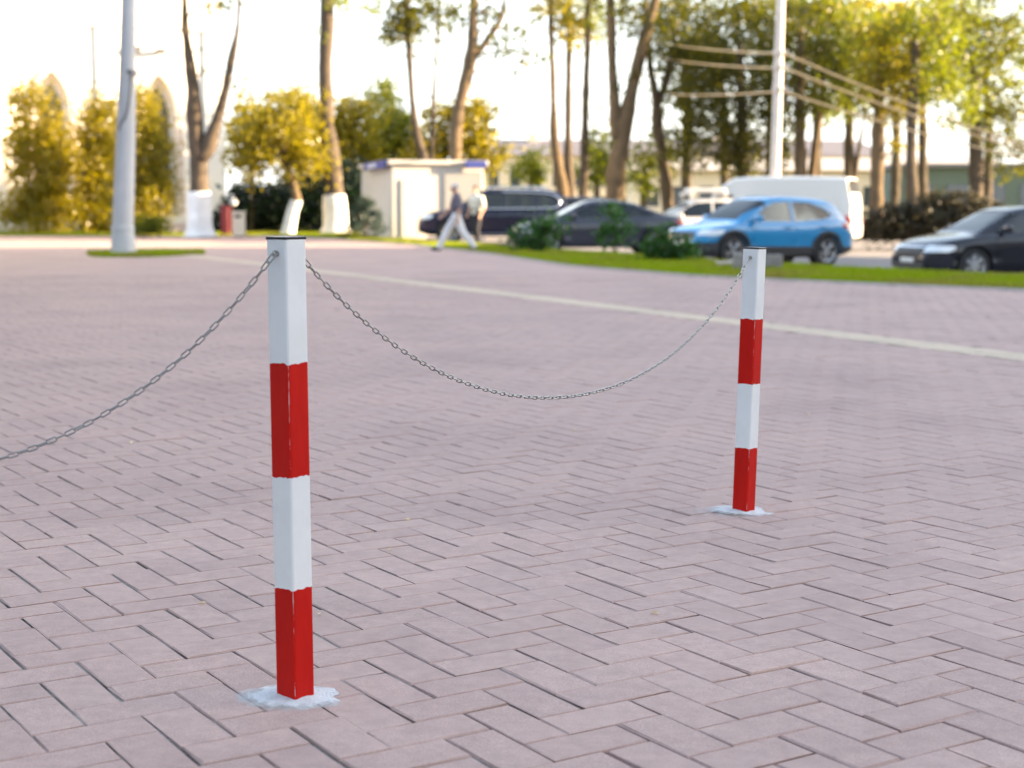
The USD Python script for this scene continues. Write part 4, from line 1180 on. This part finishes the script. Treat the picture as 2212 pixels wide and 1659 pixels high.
suv = dict(xf=2.5, xr=-2.5, w=1.98, rw=.385, wheels=(1.50, -1.46),
    belt=[(-2.5, .9), (-2.38, 1.08), (-1.6, 1.13), (.8, 1.09), (1.25, 1.09), (1.9, 1.04), (2.3, .93), (2.44, .78), (2.5, .6)],
    roof=[(-2.42, 1.05), (-2.3, 1.40), (-2.1, 1.66), (-1.8, 1.74), (-1.0, 1.79), (0, 1.79), (.4, 1.74), (.8, 1.52), (1.35, 1.10)],
    sill=[(-2.5, .48), (-2.2, .32), (-1.2, .25), (1.2, .25), (2.1, .28), (2.5, .4)], gx=(-2.42, 1.36), tumble=.13,
    windows=[[(.95, 1.16), (.62, 1.42), (.36, 1.58), (-.2, 1.64), (-.22, 1.16)], [(-.30, 1.16), (-.28, 1.64), (-1.25, 1.62), (-1.25, 1.16)], [(-1.34, 1.16), (-1.34, 1.62), (-1.78, 1.56), (-2.02, 1.38), (-1.98, 1.20)]],
    screens=[(.52, 1.22), (-2.36, -2.08)], seams=[(.98, .4, 1.08), (-.26, .36, 1.1), (-1.28, .6, 1.1)],
    patches=[('headlight', M_LAMP, [((2.2, .74, .88), (.5, .34, .14)), ((2.2, -.74, .88), (.5, .34, .14))]),
             ('grille', M_TRIM, [((2.55, 0, .78), (.4, .8, .3)), ((2.55, 0, .46), (.4, 1.3, .12))]),
             ('window_chrome', M_CHROME, []), ('running_board', M_CHROME, [((0, .96, .33), (2.1, .3, .045)), ((0, -.96, .33), (2.1, .3, .045))]),
             ('number_plate', M_PLATE, [((2.55, 0, .58), (.3, .5, .10))]),
             ('tail_light', M_TAIL, [((-2.35, .80, 1.02), (.4, .36, .16)), ((-2.35, -.80, 1.02), (.4, .36, .16))])],
    mirror=(.9, 1.2), handles=[(-.05, 1.0), (-1.1, 1.02)], seats=(.15, -.8))
van = dict(xf=2.9, xr=-2.9, w=2.02, rw=.36, wheels=(1.85, -1.75),
    belt=[(-2.9, 1.0), (-2.8, 1.12), (1.2, 1.12), (1.9, 1.10), (2.5, 1.02), (2.78, .86), (2.9, .6)],
    roof=[(-2.88, 1.6), (-2.84, 2.25), (-2.6, 2.36), (0, 2.40), (.9, 2.36), (1.35, 2.15), (1.75, 1.75), (2.35, 1.12)],
    sill=[(-2.9, .42), (-2.6, .34), (2.2, .30), (2.9, .36)], gx=(-2.88, 2.36), tumble=.075, shoulder=.04,
    plan=[(-2.9, .95), (-2.8, .99), (0, 1.01), (2.0, 1.0), (2.6, .93), (2.9, .74)],
    windows=[[(1.95, 1.20), (1.55, 1.72), (1.0, 1.80), (.95, 1.20)]],
    screens=[(1.5, 2.22)], seams=[(.85, .45, 1.1)],
    patches=[('headlight', M_LAMP, [((2.7, .74, .84), (.4, .3, .2)), ((2.7, -.74, .84), (.4, .3, .2))]), ('bumper', M_TRIM, [((2.8, 0, .46), (.6, 2, .2))]),
             ('tail_light', M_TAIL, [((-2.85, .92, 1.0), (.3, .2, .3)), ((-2.85, -.92, 1.0), (.3, .2, .3))])],
    mirror=(1.9, 1.25), mirror_paint=False, handles=[(1.05, 1.02)], seats=(1.0,))
hatch = dict(xf=1.98, xr=-2.0, w=1.76, rw=.32, wheels=(1.22, -1.25),
    belt=[(-2.0, .85), (-1.9, 1.0), (-1.0, 1.0), (.8, .96), (1.2, .95), (1.6, .86), (1.85, .72), (1.98, .52)],
    roof=[(-1.92, 1.0), (-1.75, 1.40), (-1.5, 1.55), (-.8, 1.62), (0, 1.62), (.35, 1.55), (.7, 1.35), (1.25, .96)],
    sill=[(-2.0, .4), (-1.7, .25), (1.5, .2), (1.98, .3)], gx=(-1.92, 1.26),
    windows=[[(.85, 1.03), (.5, 1.32), (.2, 1.46), (-.3, 1.5), (-.3, 1.03)], [(-.38, 1.03), (-.38, 1.5), (-1.2, 1.46), (-1.35, 1.06)]],
    screens=[(.45, 1.14), (-1.85, -1.62)], seams=[(.85, .4, .95), (-.34, .36, .98)],
    patches=[('headlight', M_LAMP, [((1.72, .66, .74), (.5, .34, .14)), ((1.72, -.66, .74), (.5, .34, .14))]), ('grille', M_TRIM, [((2.0, 0, .6), (.4, .8, .14))]),
             ('tail_light', M_TAIL, [((-1.95, .74, .95), (.4, .24, .3)), ((-1.95, -.74, .95), (.4, .24, .3))])],
    mirror=(.75, 1.04), handles=[(-.1, .88), (-1.0, .9)], seats=(.1, -.75))


def place(px, d, z=None):
    p = at(px, 443, d); p[2] = lot_z(p[0], p[1]) if z is None else z
    return p


RAD = math.radians
car('car', 'bright blue crossover car parked behind the right bollard', crossover, place(1636, 36.0), RAD(-119), PB, tilt=(-1.0, 0))
car('car', 'graphite grey sedan parked behind the verge shrubs', sedan, place(1288, 43.0), RAD(-98), PG)
sv = car('car', 'dark navy SUV parked between the kiosk and the sedan', suv, place(1068, 51.6), RAD(-94), PN)
for sg in (-1, 1):
    yy = sg * .80
    obj('roof_rail', tube(spline([[-1.75, yy * .98, 1.76], [-1.6, yy, 1.83], [0, yy * 1.0, 1.86], [.2, yy * .98, 1.77]], 12), .02, 6), M_CHROME, sv, smooth=True)
    P = [[.98, sg * .92, 1.14], [-.4, sg * .935, 1.145], [-1.95, sg * .925, 1.175], [-2.10, sg * .895, 1.36], [-1.85, sg * .865, 1.60], [-1.2, sg * .848, 1.665], [-.2, sg * .842, 1.68]]
    obj('window_chrome', tube(spline(P, 40), .026, 6), M_CHROME, sv, smooth=True)
wv = car('van', 'plain white panel van parked behind the blue car', van, place(1662, 52), RAD(-66), PW_, cat='van')
hc = car('car', 'white car with bright roof bars behind the sedan boot', hatch, place(1506, 50.5), RAD(-97), PW_)
for x in (-.75, .35):
    obj('roof_bar', rbox(.16, 1.3, .09, .03, (x, 0, 1.75)) + rbox(.08, .06, .14, .02, (x, .58, 1.66)) + rbox(.08, .06, .14, .02, (x, -.58, 1.66)), PW_, hc, smooth=35)
obj('roof_box', rbox(1.3, .55, .16, .06, (-.2, .2, 1.86)), PW_, hc, smooth=35)
car('car', 'dark car nosing in at the right edge beyond the verge', sedan, place(2195, 31.0), RAD(-105), PD)
car('car', 'dark car half hidden behind the navy SUV tail', hatch, place(1222, 58), RAD(-80), PD)

# ------------------------------------------------------------------ people
SKIN = mat('skin', (.48, .28, .20), .55, .06, 20)
HAIRG = mat('hair_grey', (.55, .52, .50), .8, .1, 60)
HAIRD = mat('hair_dark', (.03, .02, .016), .6, .1, 60)
SHIRT = usdkit.material(stage, '/World/Looks/plaid_shirt', {
    'tc': ('texture_coordinate', {}), 'mp': ('mapping', {'scale': (1, 1, 1)}),
    'w1': ('wave_texture', {'wave_type': 'bands', 'bands_direction': 'z', 'scale': 5.5}), 'w2': ('wave_texture', {'wave_type': 'bands', 'bands_direction': 'x', 'scale': 5.5}),
    'r1': ('rgb_ramp', {'ramp': [(.45, (.045, .04, .06)), (.6, (.17, .155, .19))]}), 'r2': ('rgb_ramp', {'ramp': [(.5, (.8, .8, .8)), (.7, (1.5, 1.45, 1.5))]}),
    'm': ('mix', {'mix_type': 'multiply', 'fac': 1.0}), 'p': ('principled_bsdf', {'roughness': .9})},
    [('tc.object', 'w1.vector'), ('tc.object', 'w2.vector'), ('w1.fac', 'r1.fac'), ('w2.fac', 'r2.fac'), ('r1.color', 'm.color1'), ('r2.color', 'm.color2'), ('m.color', 'p.base_color')], surface='p.BSDF')
TROUW = mat('white_trousers', (.66, .66, .68), .9, .06, 6, .4, 14, bdist=.01)
CREAMJ = mat('cream_top', (.60, .57, .50), .9, .06, 6, .4, 14, bdist=.01)
TROUD = mat('dark_trousers', (.016, .016, .022), .9)
SHOE = mat('shoe', (.06, .055, .05), .6)
NAVY = mat('navy_bag', (.014, .018, .045), .7)


def bones(J, chains, seg=12, grow=0.0):
    out = Manifold()
    for ch_ in chains:
        for a, b in zip(ch_[:-1], ch_[1:]):
            (pa, ra), (pb, rb) = J[a], J[b]
            out = out + Manifold.batch_hull([Manifold.sphere(ra + grow, seg).translate(tuple(map(float, pa))), Manifold.sphere(rb + grow, seg).translate(tuple(map(float, pb)))])
    return out


def soft(m_, length=.02, it=8):
    mm = m_.refine_to_length(length).to_mesh()
    t_ = trimesh.Trimesh(mm.vert_properties[:, :3], mm.tri_verts, process=True)
    trimesh.smoothing.filter_taubin(t_, iterations=it)
    return t_


def hand(wrist, fwd, out, curl):
    """A palm, four bent fingers and a thumb; fwd along the hand, out to the thumb's side."""
    fwd = np.array(fwd, float); fwd /= np.linalg.norm(fwd)
    out = np.array(out, float); out -= fwd * (out @ fwd); out /= np.linalg.norm(out)
    nrm = np.cross(fwd, out) * curl
    s = lambda p, r_: Manifold.sphere(r_, 8).translate(tuple(map(float, p)))
    w = np.array(wrist, float)
    h = Manifold.batch_hull([s(w, .024), s(w + fwd * .085 + out * .032, .013), s(w + fwd * .085 - out * .032, .012), s(w + fwd * .03 + out * .03, .015)])
    for k, (o, L) in enumerate(((.032, .068), (.011, .076), (-.011, .07), (-.032, .055))):
        a = w + fwd * .083 + out * o
        b = a + (fwd * .85 + nrm * .5) * L * .5
        c = b + (fwd * .4 + nrm * .9) * L * .5
        h = h + Manifold.batch_hull([s(a, .0105), s(b, .0095)]) + Manifold.batch_hull([s(b, .0095), s(c, .008)])
    a = w + fwd * .03 + out * .032; b = a + (fwd * .6 + out * .7) * .035; c = b + (fwd * .9 + nrm * .4) * .032
    return h + Manifold.batch_hull([s(a, .013), s(b, .011)]) + Manifold.batch_hull([s(b, .011), s(c, .009)])


def person(label, loc, heading, J, arms_bare, top_mat, leg_mat, hair_mat, head_tilt=0, hem=.86, bald=False, extras=None):
    t = thing('person', label, 'person', loc, math.pi / 2 - heading)
    hd = np.array(J['head'][0])
    chains_ = [('hip', 'waist', 'chest', 'neck0', 'neck'), ('hipl', 'kneel', 'anklel'), ('hipr', 'kneer', 'ankler'), ('hip', 'hipl'), ('hip', 'hipr'),
               ('chest', 'shl', 'elbl', 'wril'), ('chest', 'shr', 'elbr', 'wrir'), ('anklel', 'toel'), ('ankler', 'toer'), ('anklel', 'heell'), ('ankler', 'heelr')]
    body = bones(J, chains_)
    S = lambda p, r_, sc=(1, 1, 1): Manifold.sphere(r_, 16).scale(sc).translate(tuple(map(float, hd + np.array(p))))
    head = Manifold.batch_hull([S((0, 0, .03), .088, (1.08, .86, 1.05)), S((.045, 0, -.075), .045, (1, .95, 1))])
    head = head + Manifold.batch_hull([S((.095, 0, .015), .010), S((.112, 0, -.022), .013), S((.085, 0, -.03), .016)])        # nose
    for s_ in (-1, 1):
        head = head + S((-.005, s_ * .078, -.005), .026, (.7, .35, 1.15))                                                 # ears
        head = head - S((.099, s_ * .032, .018), .013)
        head = head + S((.083, s_ * .032, .018), .0115)
    head = head + Manifold.batch_hull([S((.078, .024, -.062), .008), S((.088, 0, -.060), .010), S((.078, -.024, -.062), .008)])   # mouth
    neckb = Manifold.batch_hull([Manifold.sphere(.055, 12).translate(tuple(map(float, J['neck'][0]))), S((-.015, 0, -.05), .055)])
    body = body + head + neckb
    for s_, nm in ((1, 'l'), (-1, 'r')):
        e, w = np.array(J['elb' + nm][0]), np.array(J['wri' + nm][0])
        body = body + hand(w, w - e, (1, 0, .2), -s_)
    obj('body', soft(body, .018, 6), SKIN, t, smooth=True)
    hair = S((-.012, 0, .045), .096, (1.06, .88, 1.02)) - Manifold.cube((.4, .4, .4)).translate(tuple(map(float, hd + np.array([.045 if not bald else .0, -.2, -.37 if bald else -.33])))) - Manifold.cube((.4, .4, .2)).translate(tuple(map(float, hd + np.array([-.2, -.2, -.27]))))
    obj('hair', soft(hair, .02, 3), hair_mat, t, smooth=True)
    trs = bones(J, [('hipl', 'kneel', 'anklel'), ('hipr', 'kneer', 'ankler'), ('hip', 'hipl'), ('hip', 'hipr'), ('hip', 'waist')], grow=.030)
    trs = trs ^ Manifold.cube((3, 3, .97)).translate((-1.5, -1.5, .045))
    obj('trousers', soft(trs, .03, 8), leg_mat, t, smooth=True)
    sleeves = [('chest', 'shl', 'slvl'), ('chest', 'shr', 'slvr')] if arms_bare else [('chest', 'shl', 'elbl', 'wril'), ('chest', 'shr', 'elbr', 'wrir')]
    up_ = bones(J, [('hip', 'waist', 'chest', 'neck0')] + sleeves, grow=.034)
    up_ = up_ ^ Manifold.cube((3, 3, 3)).translate((-1.5, -1.5, hem))
    up_ = up_ - Manifold.sphere(.075, 14).translate(tuple(map(float, np.array(J['neck'][0]) + np.array([.02, 0, .04]))))
    if not arms_bare:
        for nm in 'lr':
            up_ = up_ - Manifold.sphere(.062, 12).translate(tuple(map(float, J['wri' + nm][0])))
    obj('shirt' if arms_bare else 'jumper', soft(up_, .028, 6), top_mat, t, smooth=True)
    for nm in 'lr':
        a, b, h_ = np.array(J['ankle' + nm][0]), np.array(J['toe' + nm][0]), np.array(J['heel' + nm][0])
        sh = Manifold.batch_hull([Manifold.sphere(.047, 10).translate(tuple(map(float, h_))), Manifold.sphere(.043, 10).translate(tuple(map(float, b))), Manifold.sphere(.05, 10).translate(tuple(map(float, (a + h_) / 2 + np.array([.02, 0, .01]))))])
        obj('shoe', sh, SHOE, t, smooth=40)
    return t


def joints(**k):
    return {a: (np.array(b[:3], float), b[3]) for a, b in k.items()}


J1 = joints(hip=(0, 0, .93, .115), waist=(-.005, 0, 1.08, .115), chest=(-.01, 0, 1.30, .125), neck0=(0, 0, 1.43, .075), neck=(.015, 0, 1.49, .056), head=(.04, 0, 1.64, .1),
            hipl=(0, .085, .90, .092), kneel=(-.17, .09, .50, .062), anklel=(-.46, .09, .125, .042), toel=(-.36, .10, .045, .032), heell=(-.52, .09, .085, .036),
            hipr=(0, -.085, .90, .092), kneer=(.26, -.09, .50, .062), ankler=(.46, -.09, .10, .042), toer=(.64, -.10, .055, .032), heelr=(.44, -.09, .045, .036),
            shl=(-.02, .185, 1.38, .062), elbl=(-.07, .235, 1.09, .046), wril=(-.04, .235, .83, .032), slvl=(-.05, .222, 1.16, .056),
            shr=(0, -.185, 1.38, .062), elbr=(.14, -.235, 1.12, .046), wrir=(.36, -.215, .93, .032), slvr=(.085, -.222, 1.20, .056))
pp = G(986, 542)
person('man in a grey plaid shirt and white trousers striding left along the grass', pp, RAD(-92), J1, True, SHIRT, TROUW, HAIRG, bald=True)
J2 = joints(hip=(0, 0, .95, .115), waist=(0, 0, 1.10, .118), chest=(.0, 0, 1.33, .135), neck0=(.005, 0, 1.46, .078), neck=(.02, 0, 1.52, .056), head=(.04, 0, 1.66, .1),
            hipl=(0, .085, .92, .095), kneel=(.10, .09, .50, .064), anklel=(.02, .09, .10, .043), toel=(.18, .10, .05, .032), heell=(-.01, .09, .045, .036),
            hipr=(0, -.085, .92, .095), kneer=(.0, -.09, .50, .064), ankler=(-.20, -.09, .12, .043), toer=(-.06, -.10, .05, .032), heelr=(-.24, -.09, .08, .036),
            shl=(0, .195, 1.41, .066), elbl=(-.05, .26, 1.12, .05), wril=(.08, .24, .90, .033), slvl=(-.03, .235, 1.2, .055),
            shr=(0, -.195, 1.41, .066), elbr=(-.06, -.26, 1.13, .05), wrir=(.10, -.24, .93, .033), slvr=(-.04, -.235, 1.2, .055))
p2_ = np.array([at(1029, 443, 47.2)[0], 47.2, 0.0])
person('dark haired person in a cream top and dark trousers walking behind the striding man', p2_, RAD(-140), J2, True, CREAMJ, TROUD, HAIRD, hem=.90)
bg = rbox(.16, .34, .16, .05, (-.17, 0, 1.12))
t = thing('waist_bag', 'dark bag worn at the back of the person in the cream top', 'bag', p2_, math.pi / 2 - RAD(-140))
obj('pouch', rbox(.14, .32, .17, .05, (-.20, 0, 1.10)), NAVY, t, smooth=40)
ta = np.linspace(0, 2 * math.pi, 25)[:-1]
obj('strap', tube(np.c_[np.cos(ta) * .172, np.sin(ta) * .172, 1.10 + .05 * np.cos(ta + 2)], .016, 6, True), NAVY, t, smooth=True)

# ------------------------------------------------------------------ small things
t = thing('litter_bin', 'cream litter bin on the grass right of the forked tree', 'bin', [at(515, 443, 58.5)[0], 58.5, 0])
obj('bin_body', rbox(.44, .40, .86, .04, (0, 0, .47)), mat('bin_cream', (.62, .54, .42), .7, .06, 3), t, smooth=35)
obj('lid', rbox(.48, .44, .07, .025, (0, 0, .935)), mat('bin_cream_lid', (.66, .58, .46), .7), t, smooth=35)
obj('slot', rbox(.26, .03, .10, .01, (0, -.2, .78)), M_BLACK, t)
obj('foot', box(.34, .30, .08, (0, 0, .02)), M_DARKMET, t)
t = thing('information_stand', 'dark red stand left of the cream bin', 'stand', [at(485, 443, 62)[0], 62, 0])
obj('panel', rbox(.30, .16, 1.15, .02, (0, 0, .62)), mat('stand_red', (.22, .025, .03), .5, .1, 3), t, smooth=35)
obj('post', box(.08, .08, 1.3, (.24, 0, .6)), mat('stand_red_post', (.16, .02, .025), .5), t)
obj('globe', trimesh.creation.icosphere(3, .17).apply_translation([.34, 0, 1.32]) or trimesh.creation.icosphere(3, .17), M_POLE, t, smooth=True)
t = thing('stone_steps', 'low pale stone steps at the church foot', 'steps', [at(415, 443, 66)[0], 66, 0], ch_rot)
for k in range(3):
    obj('step', rbox(1.9 - .3 * k, .5, .16, .02, (0, .34 * k, .06 + .155 * k)), M_CHTRIM, t)
M_BLOCK = mat('stone_block', (.22, .20, .19), .9, .2, 6, .6, 20, bdist=.02)
for k, (px, py, w_, h_, lab, mm) in enumerate([(1609, 585, .42, .32, 'grey concrete block on the verge just left of the right bollard top', M_BLOCK), (1664, 583, .42, .30, 'grey concrete block on the verge just right of the right bollard top', M_BLOCK),
                                               (1570, 577, .45, .12, 'low pinkish kerb stone lying before the blue car bumper', M_KERB)]):
    p_ = G(px, py)
    b_ = rbox(w_, .3, h_, .03, (0, 0, h_ / 2 - .01)).refine_to_length(.08)
    mm_ = b_.to_mesh(); vv = np.array(mm_.vert_properties[:, :3]); vv += (meshkit.noise(vv * 9 + k, 3)[:, None] - .5) * .03
    o = obj('stone_block', (vv + p_, np.array(mm_.tri_verts)), mm, smooth=40, label=lab, cat='stone block')
obj('grass', blades(Polygon([(lp[0] + math.cos(a) * (1.35 + .2 * math.sin(3 * a)) + .3, lp[1] + .6 + math.sin(a) * 1.9) for a in np.linspace(0, 2 * math.pi, 30)[:-1]]), 5000, .10, 13, .014), M_BLADE, label='worn grass patch around the foot of the white lamp post', cat='grass', kind='stuff')
r = np.random.default_rng(91)
for px, py in ((284, 958), (922, 745), (880, 1125), (1747, 896), (1239, 931), (1375, 734), (1415, 1328), (842, 1190), (690, 1330), (437, 1306), (1110, 690), (300, 770), (1310, 690), (1620, 1000)):
    c = G(px, py)
    a, L = r.uniform(0, 6.28), r.uniform(.012, .022)
    u, w = np.array([math.cos(a), math.sin(a), .05]), np.array([-math.sin(a), math.cos(a), .15])
    P = [(-1, 0, 0), (-.5, .32, .2), (.1, .42, .3), (.6, .22, .15), (1, 0, .25), (.6, -.22, .15), (.1, -.42, .35), (-.5, -.32, .2)]
    V_ = np.array([u * x * L + w * y * L + np.array([0, 0, z * L * .5 + .006]) for x, y, z in P] + [[0, 0, .006]])
    Fc = [[8, k, (k + 1) % 8] for k in range(8)]
    o = obj('fallen_leaf', (V_, Fc), M_DRYLEAF, label='small dry leaf fallen on the pink paving', cat='leaf', group='dry leaves scattered on the paving')
    UsdGeom.Xformable(o).AddTranslateOp().Set(Gf.Vec3d(*c))
